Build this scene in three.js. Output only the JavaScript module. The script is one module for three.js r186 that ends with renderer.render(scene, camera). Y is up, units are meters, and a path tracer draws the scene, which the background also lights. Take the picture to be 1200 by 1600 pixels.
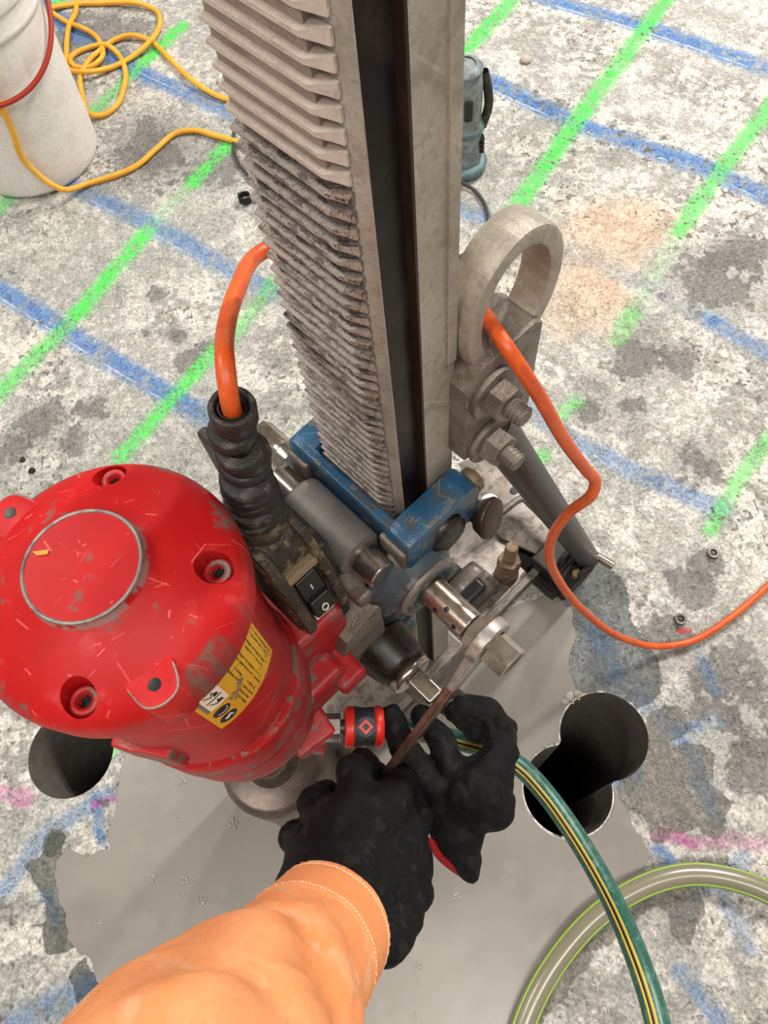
import * as THREE from 'three';
import { mergeGeometries, mergeVertices, toCreasedNormals } from 'three/addons/utils/BufferGeometryUtils.js';
import { RoundedBoxGeometry } from 'three/addons/geometries/RoundedBoxGeometry.js';
import { Brush, Evaluator, SUBTRACTION } from 'three-bvh-csg';
import { RectAreaLightUniformsLib } from 'three/addons/lights/RectAreaLightUniformsLib.js';

// ---------------------------------------------------------------- camera, light, exposure
const scene = new THREE.Scene();
scene.background = new THREE.Color(0x000000);
const renderer = new THREE.WebGLRenderer({ antialias: true });
renderer.toneMapping = THREE.LinearToneMapping;
renderer.toneMappingExposure = 1.0;
renderer.shadowMap.enabled = true;
RectAreaLightUniformsLib.init();

// phone held 1.1 m above the floor, looking steeply down; the plumb line meets the picture at (692, 1370)
const FOC = 1200, CAMH = 1.1;
const V3 = (x, y, z) => new THREE.Vector3(x, y, z);
const dn = V3(92, 570, FOC).normalize();
const fw = V3(0, 0, 1).addScaledVector(dn, -dn.z).normalize();
const rt = new THREE.Vector3().crossVectors(dn, fw);
const toWorld = (v) => V3(v.dot(rt), -v.dot(dn), -v.dot(fw));
const camera = new THREE.PerspectiveCamera(2 * Math.atan(800 / FOC) * 180 / Math.PI, 0.75, 0.01, 60);
{
  const m = new THREE.Matrix4().makeBasis(toWorld(V3(1, 0, 0)), toWorld(V3(0, -1, 0)), toWorld(V3(0, 0, -1)));
  camera.quaternion.setFromRotationMatrix(m);
  camera.position.set(0, CAMH, 0);
}
scene.add(camera);
// the point at height y that the photograph shows at pixel (u, v)
function at(u, v, y = 0) {
  const r = toWorld(V3(u - 600, v - 800, FOC));
  return V3(0, CAMH, 0).addScaledVector(r, (y - CAMH) / r.y);
}

// ceiling lamps, the wide panels added out of view for fill light: [x, z, turn, length, width, radiance]
const CEIL = 3.1;
const LAMPS = [
  [2.35, -2.3, 42, 1.2, 0.14, 280],
  [1.55, -2.75, 60, 1.2, 0.14, 120],
  [-1.9, -1.6, 90, 1.2, 0.6, 25],
  [0.5, 0.9, 0, 1.2, 0.6, 18],
  [-1.5, 1.0, 0, 1.2, 0.6, 15],
];

// ---------------------------------------------------------------- helpers
let seed = 7;
const rnd = () => { seed = (seed * 1664525 + 1013904223) >>> 0; return seed / 4294967296; };
const sstep = (a, b, x) => { const t = Math.min(1, Math.max(0, (x - a) / (b - a))); return t * t * (3 - 2 * t); };
const lerp = (a, b, t) => a + (b - a) * t;
const clamp = (x, a, b) => Math.min(b, Math.max(a, x));
const HT = new Float32Array(65536); { let h = 2463534242; for (let i = 0; i < 65536; i++) { h ^= h << 13; h ^= h >>> 17; h ^= h << 5; HT[i] = (h >>> 0) / 4294967296; } }
const hash = (x, y, s) => HT[(((y + s * 71) & 255) << 8) | ((x + s * 37 + ((y >> 8) * 61)) & 255)];
// value noise; period p (cells) makes it tile, 0 = endless
function vn(x, y, s = 0, p = 0) {
  const xi = Math.floor(x), yi = Math.floor(y); let fx = x - xi, fy = y - yi;
  fx = fx * fx * (3 - 2 * fx); fy = fy * fy * (3 - 2 * fy);
  let x0 = xi, x1 = xi + 1, y0 = yi, y1 = yi + 1; if (p) { x0 = ((xi % p) + p) % p; x1 = x0 + 1 === p ? 0 : x0 + 1; y0 = ((yi % p) + p) % p; y1 = y0 + 1 === p ? 0 : y0 + 1; }
  const a = hash(x0, y0, s), b = hash(x1, y0, s), c = hash(x0, y1, s), d = hash(x1, y1, s);
  return a + (b - a) * fx + (c - a) * fy + (a - b - c + d) * fx * fy;
}
function fbm(x, y, o, s = 0, p = 0) { let v = 0, a = 0.5, t = 0; for (let i = 0; i < o; i++) { v += a * vn(x, y, s + i * 17, p); t += a; x *= 2; y *= 2; p *= 2; a *= 0.55; } return v / t; }
function vn3(x, y, z, s) { const k = Math.floor(z), f = z - k, t = f * f * (3 - 2 * f); return lerp(vn(x, y, s + k * 31), vn(x, y, s + (k + 1) * 31), t); }
const hex = (h) => [(h >> 16) & 255, (h >> 8) & 255, h & 255];
const mix3 = (a, b, t) => [lerp(a[0], b[0], t), lerp(a[1], b[1], t), lerp(a[2], b[2], t)];
function dataTex(w, h, fn, srgb = true) {
  const d = new Uint8Array(w * h * 4);
  for (let j = 0, k = 0; j < h; j++) for (let i = 0; i < w; i++, k += 4) { const c = fn((i + 0.5) / w, (j + 0.5) / h); d[k] = clamp(c[0], 0, 255); d[k + 1] = clamp(c[1], 0, 255); d[k + 2] = clamp(c[2], 0, 255); d[k + 3] = 255; }
  const t = new THREE.DataTexture(d, w, h); t.magFilter = THREE.LinearFilter; t.minFilter = THREE.LinearMipmapLinearFilter; t.generateMipmaps = true;
  t.wrapS = t.wrapT = THREE.RepeatWrapping; if (srgb) t.colorSpace = THREE.SRGBColorSpace; t.needsUpdate = true; return t;
}
const tile = (size, metres, fn, srgb) => { const t = dataTex(size, size, fn, srgb); t.repeat.set(1 / metres, 1 / metres); return t; };
const grey = (v) => [v * 255, v * 255, v * 255];

// box-projected uv in metres, per face
function boxUV(g) {
  if (g.index) g = g.toNonIndexed();
  const p = g.attributes.position, uv = new Float32Array(p.count * 2), a = V3(), b = V3(), c = V3(), n = V3();
  for (let i = 0; i < p.count; i += 3) {
    a.fromBufferAttribute(p, i); b.fromBufferAttribute(p, i + 1); c.fromBufferAttribute(p, i + 2);
    n.crossVectors(b.clone().sub(a), c.clone().sub(a)); const x = Math.abs(n.x), y = Math.abs(n.y), z = Math.abs(n.z);
    [a, b, c].forEach((q, k) => { const o = (i + k) * 2; if (y >= x && y >= z) { uv[o] = q.x; uv[o + 1] = q.z; } else if (x >= z) { uv[o] = q.z + 0.37; uv[o + 1] = q.y; } else { uv[o] = q.x + 0.71; uv[o + 1] = q.y; } });
  }
  g.setAttribute('uv', new THREE.BufferAttribute(uv, 2)); return g;
}
const clean = (g) => { let k = g.index ? g.toNonIndexed() : g; for (const n of Object.keys(k.attributes)) if (!['position', 'normal', 'uv'].includes(n)) k.deleteAttribute(n); if (!k.attributes.uv) k.setAttribute('uv', new THREE.BufferAttribute(new Float32Array(k.attributes.position.count * 2), 2)); return k; };
const join = (gs) => gs.length === 1 ? gs[0] : mergeGeometries(gs.map(clean));

const taken = new Map();
const numbered = (n) => { const k = taken.get(n) || 0; taken.set(n, k + 1); return k ? `${n}_${String(k).padStart(3, '0')}` : n; };
const bases = new Map();
function thing(name, label, category, base = V3(0, 0, 0), turn = 0, group) {
  const o = new THREE.Group(); o.name = numbered(name); o.rotation.y = turn; o.userData = { label, category }; if (group) o.userData.group = group;
  scene.add(o); bases.set(o, base.clone()); o.position.copy(base); return o;
}
// stand frame: x = along the crank shaft, z = from the column towards the motor, y = up
const TURN = -54 * Math.PI / 180, ORG = V3(0.0065, 0, -0.2987), YAX = V3(0, 1, 0);
const L2W = (v) => v.clone().applyAxisAngle(YAX, TURN).add(ORG);
const W2L = (v) => v.clone().sub(ORG).applyAxisAngle(YAX, -TURN);
const atL = (u, v, y) => W2L(at(u, v, y));
// pixel -> point of the stand frame on the plane axis = value
function onL(u, v, axis, value) { const a = W2L(at(u, v, 0)), b = W2L(at(u, v, 0.5)), t = (value - a[axis]) / (b[axis] - a[axis]); return a.lerp(b, t); }
function mthing(name, label, category, base, group) { const o = thing(name, label, category, base, TURN, group); o.position.copy(L2W(base)); return o; }
function baseOf(o) { let p = o; while (p && !bases.has(p)) p = p.parent; return bases.get(p); }
// geometry comes in the thing's frame (stand frame or world); it is moved to the thing's base
function part(parent, name, gs, mat, opt = {}) {
  let g = join(Array.isArray(gs) ? gs : [gs]); if (opt.uv !== 'own') g = boxUV(g);
  const b = baseOf(parent); g.translate(-b.x, -b.y, -b.z);
  const m = new THREE.Mesh(g, mat); m.name = name; m.castShadow = m.receiveShadow = true; if (opt.label) m.userData.label = opt.label; if (opt.kind) m.userData.kind = opt.kind; parent.add(m); return m;
}
function single(name, label, category, gs, mat, base, group, opt = {}) {
  let g = join(Array.isArray(gs) ? gs : [gs]); if (opt.uv !== 'own') g = boxUV(g); g.translate(-base.x, -base.y, -base.z);
  const m = new THREE.Mesh(g, mat); m.name = numbered(name); m.position.copy(base); m.castShadow = m.receiveShadow = true; m.userData = { label, category }; if (group) m.userData.group = group; scene.add(m); return m;
}
function structure(name, label, g, mat) { const m = new THREE.Mesh(g, mat); m.name = name; m.userData = { label, category: name.split('_')[0], kind: 'structure' }; m.castShadow = m.receiveShadow = true; scene.add(m); return m; }

const rbox = (x0, x1, y0, y1, z0, z1, r = 0.002, s = 2) => { const g = new RoundedBoxGeometry(x1 - x0, y1 - y0, z1 - z0, s, Math.min(r, (x1 - x0) / 2.01, (y1 - y0) / 2.01, (z1 - z0) / 2.01)); g.translate((x0 + x1) / 2, (y0 + y1) / 2, (z0 + z1) / 2); return g; };
function orient(g, p, dir) { const q = new THREE.Quaternion().setFromUnitVectors(YAX, dir.clone().normalize()); g.applyQuaternion(q); g.translate(p.x, p.y, p.z); return g; }
// profile [[radius, along], ...] turned about the line from p in direction dir
function lathe(prof, p, dir, seg = 40) { return orient(new THREE.LatheGeometry(prof.map(([r, t]) => new THREE.Vector2(Math.max(r, 1e-5), t)), seg), p, dir); }
function rod(p, q, r1, r2 = r1, seg = 28, ch = 0) { const L = p.distanceTo(q), c = ch || Math.min(r1, r2) * 0.12; return lathe([[0, 0], [r1 - c, 0], [r1, c], [r2, L - c], [r2 - c, L], [0, L]], p, q.clone().sub(p), seg); }
function hexbar(p, q, af, ch = 0.001) { const L = p.distanceTo(q), s = new THREE.Shape(); for (let i = 0; i < 6; i++) { const a = (i + 0.5) * Math.PI / 3, R = af / Math.sqrt(3) - ch; i ? s.lineTo(R * Math.cos(a), R * Math.sin(a)) : s.moveTo(R * Math.cos(a), R * Math.sin(a)); } const g = new THREE.ExtrudeGeometry(s, { depth: L - 2 * ch, bevelEnabled: true, bevelSize: ch, bevelThickness: ch, bevelSegments: 2 }); g.translate(0, 0, ch); g.rotateX(-Math.PI / 2); return orient(g, p, q.clone().sub(p)); }
function tube(pts, r, seg = 120, rad = 14, closed = false) { return new THREE.TubeGeometry(new THREE.CatmullRomCurve3(pts, closed, 'centripetal'), seg, r, rad, closed); }
// flat outline [[a, b], ...] (with optional hole outlines) given thickness; map(a, b, t) -> Vector3 is linear
function slab(outline, t0, t1, axes, bevel = 0.0015, holes = []) {
  const mk = (P, C) => { const s = new C(); P.forEach(([a, b], i) => i ? s.lineTo(a, b) : s.moveTo(a, b)); return s; };
  const s = mk(outline, THREE.Shape); holes.forEach((h) => s.holes.push(mk(h, THREE.Path)));
  const g = new THREE.ExtrudeGeometry(s, { depth: t1 - t0 - 2 * bevel, bevelEnabled: bevel > 0, bevelSize: bevel, bevelOffset: -bevel, bevelThickness: bevel, bevelSegments: 2 });
  g.translate(0, 0, t0 + bevel);
  const M = { xz: [1, 0, 0, 0, 0, 1, 0, 1, 0], xy: [1, 0, 0, 0, 1, 0, 0, 0, 1], zy: [0, 0, 1, 0, 1, 0, 1, 0, 0] }[axes];   // rows: x,y,z from (a,b,t)
  const p = g.attributes.position; for (let i = 0; i < p.count; i++) { const a = p.getX(i), b = p.getY(i), t = p.getZ(i); p.setXYZ(i, M[0] * a + M[1] * b + M[2] * t, M[3] * a + M[4] * b + M[5] * t, M[6] * a + M[7] * b + M[8] * t); }
  if (axes !== 'xy') { const q = p.array; for (let i = 0; i < p.count; i += 3) for (let k = 0; k < 3; k++) { const u = q[(i + 1) * 3 + k]; q[(i + 1) * 3 + k] = q[(i + 2) * 3 + k]; q[(i + 2) * 3 + k] = u; } }
  g.deleteAttribute('normal'); return toCreasedNormals(g, 0.6);
}
const circ = (x, y, r, n = 32) => Array.from({ length: n }, (_, i) => [x + r * Math.cos(i / n * 2 * Math.PI), y + r * Math.sin(i / n * 2 * Math.PI)]);
// smooth outline through pixel or plane points
const smooth = (P, n) => { const c = new THREE.CatmullRomCurve3(P.map(([a, b]) => V3(a, b, 0)), true, 'centripetal'); return c.getPoints(n).slice(0, -1).map((q) => [q.x, q.y]); };

// surface of a signed distance field (naive surface nets)
function nets(f, lo, hi, cell) {
  const n = [0, 1, 2].map((k) => Math.ceil((hi.getComponent(k) - lo.getComponent(k)) / cell) + 1), [nx, ny, nz] = n;
  const val = new Float32Array(nx * ny * nz), id = (i, j, k) => i + nx * (j + ny * k);
  for (let k = 0; k < nz; k++) for (let j = 0; j < ny; j++) for (let i = 0; i < nx; i++) val[id(i, j, k)] = f(lo.x + i * cell, lo.y + j * cell, lo.z + k * cell);
  const vert = new Int32Array(nx * ny * nz).fill(-1), P = [], I = [];
  const E = []; for (let a = 0; a < 8; a++) for (const b of [1, 2, 4]) if (!(a & b)) E.push([a, a | b]);
  for (let k = 0; k < nz - 1; k++) for (let j = 0; j < ny - 1; j++) for (let i = 0; i < nx - 1; i++) {
    let m = 0; const c = []; for (let q = 0; q < 8; q++) { c[q] = val[id(i + (q & 1), j + ((q >> 1) & 1), k + (q >> 2))]; if (c[q] < 0) m |= 1 << q; }
    if (m === 0 || m === 255) continue;
    let x = 0, y = 0, z = 0, s = 0;
    for (const [a, b] of E) if ((c[a] < 0) !== (c[b] < 0)) { const t = c[a] / (c[a] - c[b]); x += lerp(a & 1, b & 1, t); y += lerp((a >> 1) & 1, (b >> 1) & 1, t); z += lerp(a >> 2, b >> 2, t); s++; }
    vert[id(i, j, k)] = P.length / 3; P.push(lo.x + (i + x / s) * cell, lo.y + (j + y / s) * cell, lo.z + (k + z / s) * cell);
  }
  const quad = (a, b, c, d, flip) => flip ? I.push(a, c, b, a, d, c) : I.push(a, b, c, a, c, d);
  for (let k = 1; k < nz - 1; k++) for (let j = 1; j < ny - 1; j++) for (let i = 1; i < nx - 1; i++) {
    const v = val[id(i, j, k)] < 0;
    if (v !== val[id(i + 1, j, k)] < 0) quad(vert[id(i, j - 1, k - 1)], vert[id(i, j, k - 1)], vert[id(i, j, k)], vert[id(i, j - 1, k)], !v);
    if (v !== val[id(i, j + 1, k)] < 0) quad(vert[id(i - 1, j, k - 1)], vert[id(i - 1, j, k)], vert[id(i, j, k)], vert[id(i, j, k - 1)], !v);
    if (v !== val[id(i, j, k + 1)] < 0) quad(vert[id(i - 1, j - 1, k)], vert[id(i, j - 1, k)], vert[id(i, j, k)], vert[id(i - 1, j, k)], !v);
  }
  const g = new THREE.BufferGeometry(); g.setAttribute('position', new THREE.BufferAttribute(new Float32Array(P), 3)); g.setIndex(I); g.computeVertexNormals(); return g;
}
const smin = (a, b, k) => { const h = Math.max(k - Math.abs(a - b), 0) / k; return Math.min(a, b) - h * h * k * 0.25; };
function capsule(p, q, ra, rb) { const bx = q.x - p.x, by = q.y - p.y, bz = q.z - p.z, bb = bx * bx + by * by + bz * bz; return (x, y, z) => { const ax = x - p.x, ay = y - p.y, az = z - p.z, t = clamp((ax * bx + ay * by + az * bz) / bb, 0, 1), dx = ax - t * bx, dy = ay - t * by, dz = az - t * bz; return Math.sqrt(dx * dx + dy * dy + dz * dz) - lerp(ra, rb, t); }; }

// ---------------------------------------------------------------- materials
const std = (o) => new THREE.MeshStandardMaterial(o);
const phy = (o) => new THREE.MeshPhysicalMaterial(o);
const bumpFine = tile(512, 0.12, (u, v) => grey(0.6 * fbm(u * 16, v * 16, 4, 3, 16) + 0.4 * vn(u * 128, v * 128, 9, 128)), false);
// paint / metal with blotches, scratches and grime; all periodic
function worn(base, o) {
  const sc = []; let s0 = o.seed || 1; const r = () => { s0 = (s0 * 16807 + 11) % 2147483647; return s0 / 2147483647; };
  for (let i = 0; i < (o.scratches || 0); i++) sc.push([r(), r(), (r() - 0.5) * 0.22 * (o.slen || 1), (r() - 0.5) * 0.22 * (o.slen || 1), 0.0008 + r() * 0.0022 * (o.swid || 1), r()]);
  const B = hex(base), lo = hex(o.dark ?? base), hi = hex(o.light ?? base), gr = hex(o.grime ?? 0x6a625a), ch = hex(o.chip ?? 0x77706a), sx = hex(o.scratch ?? 0xd8b8b0);
  const N = o.size || 384, layer = new Float32Array(N * N);
  for (const [x, y, dx, dy, w, k] of sc) { const L = Math.hypot(dx, dy), st = Math.ceil(L * N * 1.5); for (let i = 0; i <= st; i++) { const t = i / st, px = (x + dx * t) * N, py = (y + dy * t) * N, R = Math.ceil(w * N); for (let a = -R; a <= R; a++) for (let b = -R; b <= R; b++) if (a * a + b * b <= w * w * N * N + 0.4) { const X = ((Math.floor(px) + a) % N + N) % N, Y = ((Math.floor(py) + b) % N + N) % N; layer[Y * N + X] = Math.max(layer[Y * N + X], 0.35 + 0.65 * k * (0.5 + 0.5 * Math.sin(t * Math.PI))); } } }
  return tile(N, o.m || 0.2, (u, v) => {
    const a = fbm(u * 6, v * 6, 5, 11 + (o.seed || 0), 6), b = fbm(u * 12, v * 12, 4, 41 + (o.seed || 0), 12), c = vn(u * 160, v * 160, 77, 160);
    let k = mix3(lo, hi, sstep(0.3, 0.7, a)); k = mix3(k, B, 0.55);
    k = mix3(k, gr, (o.grimeAmt ?? 0.4) * sstep(0.52, 0.75, b) * (0.6 + 0.4 * c));
    k = mix3(k, ch, (o.chipAmt ?? 0) * sstep(0.66, 0.69, fbm(u * 10, v * 10, 5, 91 + (o.seed || 0), 10)));
    k = mix3(k, gr, (o.speck ?? 0) * sstep(0.72, 0.8, vn(u * 90, v * 90, 51, 90)));
    const l = layer[Math.min(N - 1, Math.floor(v * N)) * N + Math.min(N - 1, Math.floor(u * N))]; k = mix3(k, sx, l * (o.sAmt ?? 0.6));
    const n = 1 + (c - 0.5) * (o.noise ?? 0.08); return [k[0] * n, k[1] * n, k[2] * n];
  });
}
const M = {};
M.red = phy({ map: worn(0xb81619, { dark: 0xa61216, light: 0xc62024, grime: 0x864640, grimeAmt: 0.45, scratches: 150, scratch: 0xe08a80, sAmt: 0.55, chip: 0x7c5a52, chipAmt: 0.3, m: 0.26, size: 640, seed: 5 }), roughness: 0.5, specularIntensity: 0.6 });
M.redLow = phy({ map: worn(0xb3181b, { dark: 0x96161a, light: 0xc42426, grime: 0x8a6a5c, grimeAmt: 0.8, scratches: 90, scratch: 0xc98f84, sAmt: 0.5, chip: 0x75685e, chipAmt: 0.9, m: 0.16, size: 512, seed: 15 }), roughness: 0.5 });
M.bare = std({ map: worn(0x9a928c, { dark: 0x7d746e, light: 0xb5aca6, grime: 0x5e4f48, grimeAmt: 0.6, m: 0.08, size: 256, seed: 8 }), roughness: 0.5, metalness: 0.55 });
M.alu = std({ map: worn(0xaaa194, { dark: 0x968c80, light: 0xbab1a5, grime: 0x7d7266, grimeAmt: 0.5, speck: 0.25, scratches: 40, scratch: 0xd8d0c8, sAmt: 0.35, m: 0.22, seed: 3 }), roughness: 0.5, metalness: 0.25, bumpMap: bumpFine, bumpScale: 0.0003 });
// five bands, one for each tooth variant: paler tip, steel flanks with oily black specks and dark ragged blotches scattered over the whole tooth
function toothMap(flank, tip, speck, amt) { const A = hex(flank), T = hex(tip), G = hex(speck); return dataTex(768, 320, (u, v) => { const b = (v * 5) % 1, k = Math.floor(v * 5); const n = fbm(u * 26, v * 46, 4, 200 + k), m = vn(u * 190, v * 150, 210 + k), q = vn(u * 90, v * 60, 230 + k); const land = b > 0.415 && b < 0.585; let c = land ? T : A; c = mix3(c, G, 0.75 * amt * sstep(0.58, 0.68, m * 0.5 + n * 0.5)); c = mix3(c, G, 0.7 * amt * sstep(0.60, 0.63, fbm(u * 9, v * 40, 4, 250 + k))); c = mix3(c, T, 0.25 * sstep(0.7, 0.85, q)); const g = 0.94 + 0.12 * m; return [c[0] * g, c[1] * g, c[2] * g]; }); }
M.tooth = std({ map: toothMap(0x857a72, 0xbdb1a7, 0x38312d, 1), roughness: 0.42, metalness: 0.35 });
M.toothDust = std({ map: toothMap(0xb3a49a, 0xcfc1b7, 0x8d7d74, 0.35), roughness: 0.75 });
M.dust = std({ map: worn(0xa39389, { dark: 0x94847b, light: 0xb2a399, grime: 0x7a6a60, m: 0.1, seed: 24, size: 256 }), roughness: 0.8 });
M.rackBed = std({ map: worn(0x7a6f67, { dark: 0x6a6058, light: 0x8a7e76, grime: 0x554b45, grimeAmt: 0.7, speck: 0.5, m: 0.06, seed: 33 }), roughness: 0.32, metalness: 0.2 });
M.blackSteel = std({ map: worn(0x1f1c1a, { dark: 0x141211, light: 0x2c2724, grime: 0x4a3a30, grimeAmt: 0.5, speck: 0.1, m: 0.25, seed: 9 }), roughness: 0.38, metalness: 0.35 });
M.brownSteel = std({ map: worn(0x3a2a23, { dark: 0x2a1e19, light: 0x4a362c, grime: 0x20191a, grimeAmt: 0.4, m: 0.2, seed: 10 }), roughness: 0.45, metalness: 0.3 });
M.steel = std({ map: worn(0xb9ad9f, { dark: 0x9c8f82, light: 0xcfc5b8, grime: 0x6b5a48, grimeAmt: 0.55, scratches: 30, scratch: 0xe8e2da, sAmt: 0.4, m: 0.1, seed: 12 }), roughness: 0.26, metalness: 0.9 });
M.chrome = std({ map: worn(0xc6bcb2, { dark: 0xb0a59b, light: 0xd8d0c8, grime: 0x8a7a6c, grimeAmt: 0.35, m: 0.08, seed: 14, size: 256 }), roughness: 0.2, metalness: 0.95 });
M.cast = std({ map: worn(0x7f756b, { dark: 0x6a6058, light: 0x92887e, grime: 0x4e443c, grimeAmt: 0.55, scratches: 25, scratch: 0xc0b8ae, sAmt: 0.4, m: 0.12, seed: 6 }), roughness: 0.5, metalness: 0.35, bumpMap: bumpFine, bumpScale: 0.0005 });
M.sleeve = std({ map: worn(0x7d7773, { dark: 0x6e6966, light: 0x8a8581, grime: 0x5f564f, grimeAmt: 0.35, m: 0.14, seed: 17 }), roughness: 0.55, metalness: 0.3 });
M.blue = phy({ map: worn(0x1b4868, { dark: 0x143852, light: 0x235a80, grime: 0x4d443c, grimeAmt: 0.9, scratches: 50, scratch: 0x8fa6b2, sAmt: 0.5, chip: 0x6f665c, chipAmt: 0.65, m: 0.13, seed: 21 }), roughness: 0.38, clearcoat: 0.2, clearcoatRoughness: 0.4, bumpMap: bumpFine, bumpScale: 0.0004 });
M.blueDirty = std({ map: worn(0x3f4a50, { dark: 0x2c3134, light: 0x48606e, grime: 0x6a5f54, grimeAmt: 0.9, scratches: 30, scratch: 0x9a9a94, sAmt: 0.4, chip: 0x8d8378, chipAmt: 0.7, m: 0.11, seed: 22 }), roughness: 0.45, metalness: 0.1 });
M.rubber = std({ map: worn(0x262423, { dark: 0x1b1a19, light: 0x35322f, grime: 0x6a6056, grimeAmt: 0.75, scratches: 20, scratch: 0x7a7066, sAmt: 0.4, m: 0.09, seed: 31 }), roughness: 0.62, bumpMap: bumpFine, bumpScale: 0.0006 });
M.muddy = std({ map: worn(0x3b342b, { dark: 0x1b1917, light: 0x554a3c, grime: 0x8d7c60, grimeAmt: 0.9, scratches: 60, scratch: 0xa09478, sAmt: 0.5, m: 0.07, seed: 32 }), roughness: 0.55, bumpMap: bumpFine, bumpScale: 0.0012 });
M.mud = std({ color: 0x8a7a5e, roughness: 0.8, bumpMap: bumpFine, bumpScale: 0.001 });
M.black = std({ color: 0x131313, roughness: 0.4 });
M.blackKnob = std({ map: worn(0x211d1a, { dark: 0x151311, light: 0x302a25, grime: 0x5d4c3e, grimeAmt: 0.6, scratches: 30, scratch: 0x7c7064, sAmt: 0.5, m: 0.08, seed: 37 }), roughness: 0.4, metalness: 0.2 });
M.rust = std({ map: worn(0x7d6a52, { dark: 0x5c4a38, light: 0x98866c, grime: 0x4a3626, grimeAmt: 0.6, m: 0.06, size: 256, seed: 38 }), roughness: 0.6, metalness: 0.4 });
M.cableOrange = std({ map: worn(0xdd5a20, { dark: 0xcc4c18, light: 0xe86a2c, grime: 0x8a4a34, grimeAmt: 0.3, m: 0.1, size: 256, seed: 45 }), roughness: 0.42 });
M.cordYellow = std({ map: worn(0xf0ae34, { dark: 0xe6a028, light: 0xf6be50, grime: 0xc99a54, grimeAmt: 0.3, m: 0.2, size: 256, seed: 46 }), roughness: 0.5 });
M.white = std({ map: worn(0xece6e2, { dark: 0xe4ddd8, light: 0xf3efec, grime: 0xd8cdc4, grimeAmt: 0.35, m: 0.5, size: 256, seed: 47 }), roughness: 0.4 });
M.redHandle = std({ color: 0xa82a14, roughness: 0.45 });
M.toolGrey = std({ map: worn(0x7d878a, { dark: 0x636b6e, light: 0x98a4a7, grime: 0x5a5550, grimeAmt: 0.6, m: 0.1, size: 256, seed: 48 }), roughness: 0.5 });
M.toolTeal = std({ map: worn(0x5d7c80, { dark: 0x4c686c, light: 0x7a999c, grime: 0x5f625c, grimeAmt: 0.6, m: 0.1, size: 256, seed: 49 }), roughness: 0.5 });
M.cordGrey = std({ color: 0x3a3a3c, roughness: 0.5 });
M.couplingRed = std({ color: 0xd0281c, roughness: 0.4 });
M.couplingGrey = std({ map: worn(0x2c2c30, { dark: 0x242428, light: 0x38383c, grime: 0x55504c, grimeAmt: 0.3, m: 0.05, size: 256, seed: 50 }), roughness: 0.55 });
M.hoseYellow = std({ color: 0xcfb045, roughness: 0.45 });
M.copper = std({ map: worn(0xb08a78, { dark: 0x94705f, light: 0xc4a293, grime: 0x6b5248, grimeAmt: 0.45, scratches: 40, scratch: 0xd8c0b4, sAmt: 0.5, m: 0.08, size: 256, seed: 52 }), roughness: 0.3, metalness: 0.9 });
const knit = tile(512, 0.03, (u, v) => grey(0.5 + 0.3 * Math.sin(u * 2 * Math.PI * 24) * Math.sin(v * 2 * Math.PI * 24) + 0.2 * vn(u * 64, v * 64, 5, 64)), false);
M.glove = phy({ map: worn(0x100f11, { dark: 0x0b0a0c, light: 0x151417, grime: 0x3e3a38, grimeAmt: 0.5, scratches: 16, scratch: 0x6a6662, sAmt: 0.25, m: 0.12, seed: 61 }), roughness: 0.72, specularIntensity: 0.45, bumpMap: knit, bumpScale: 0.0003 });
M.gloveTrim = std({ color: 0xa3121c, roughness: 0.8 });
M.skin = std({ color: 0x9c6a58, roughness: 0.6 });
const weave = tile(512, 0.02, (u, v) => grey(0.5 + 0.25 * Math.sin((u + v) * 2 * Math.PI * 20) + 0.25 * vn(u * 80, v * 80, 6, 80)), false);
M.orangeCloth = std({ map: worn(0xf8a268, { dark: 0xf49558, light: 0xfbb07c, grime: 0xfac8a6, grimeAmt: 0.55, noise: 0.05, m: 0.25, seed: 63 }), roughness: 0.85, bumpMap: weave, bumpScale: 0.0002 });
M.stitch = std({ color: 0xfbd0ac, roughness: 0.9 });
M.concreteWall = std({ map: worn(0x8c8985, { dark: 0x7e7b77, light: 0x9a9793, grime: 0x706c68, grimeAmt: 0.4, m: 1.6, seed: 70 }), roughness: 0.9 });
M.galv = std({ map: worn(0x857d76, { dark: 0x6b635c, light: 0x9c948d, grime: 0x554a42, grimeAmt: 0.7, speck: 0.3, scratches: 30, scratch: 0xd8d4ce, sAmt: 0.4, m: 0.12, seed: 71 }), roughness: 0.45, metalness: 0.5 });
M.wrench = std({ map: worn(0xb4aca5, { dark: 0x998f88, light: 0xccc6c0, grime: 0x7a6e66, grimeAmt: 0.5, speck: 0.2, m: 0.08, size: 256, seed: 73 }), roughness: 0.4, metalness: 0.6 });
M.bit = std({ map: worn(0x75685f, { dark: 0x62564e, light: 0x887a71, grime: 0x8a8078, grimeAmt: 0.5, scratches: 30, scratch: 0xb8b0aa, sAmt: 0.4, m: 0.1, size: 256, seed: 72 }), roughness: 0.38, metalness: 0.6 });

// ---------------------------------------------------------------- the room
const X0 = -3.2, X1 = 3.6, Z0 = -4.6, Z1 = 2.4;
const HOLES = [[-0.4944, -0.2331, 0.0618], [0.2487, -0.14, 0.0594], [0.1831, -0.0793, 0.0586]];
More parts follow.
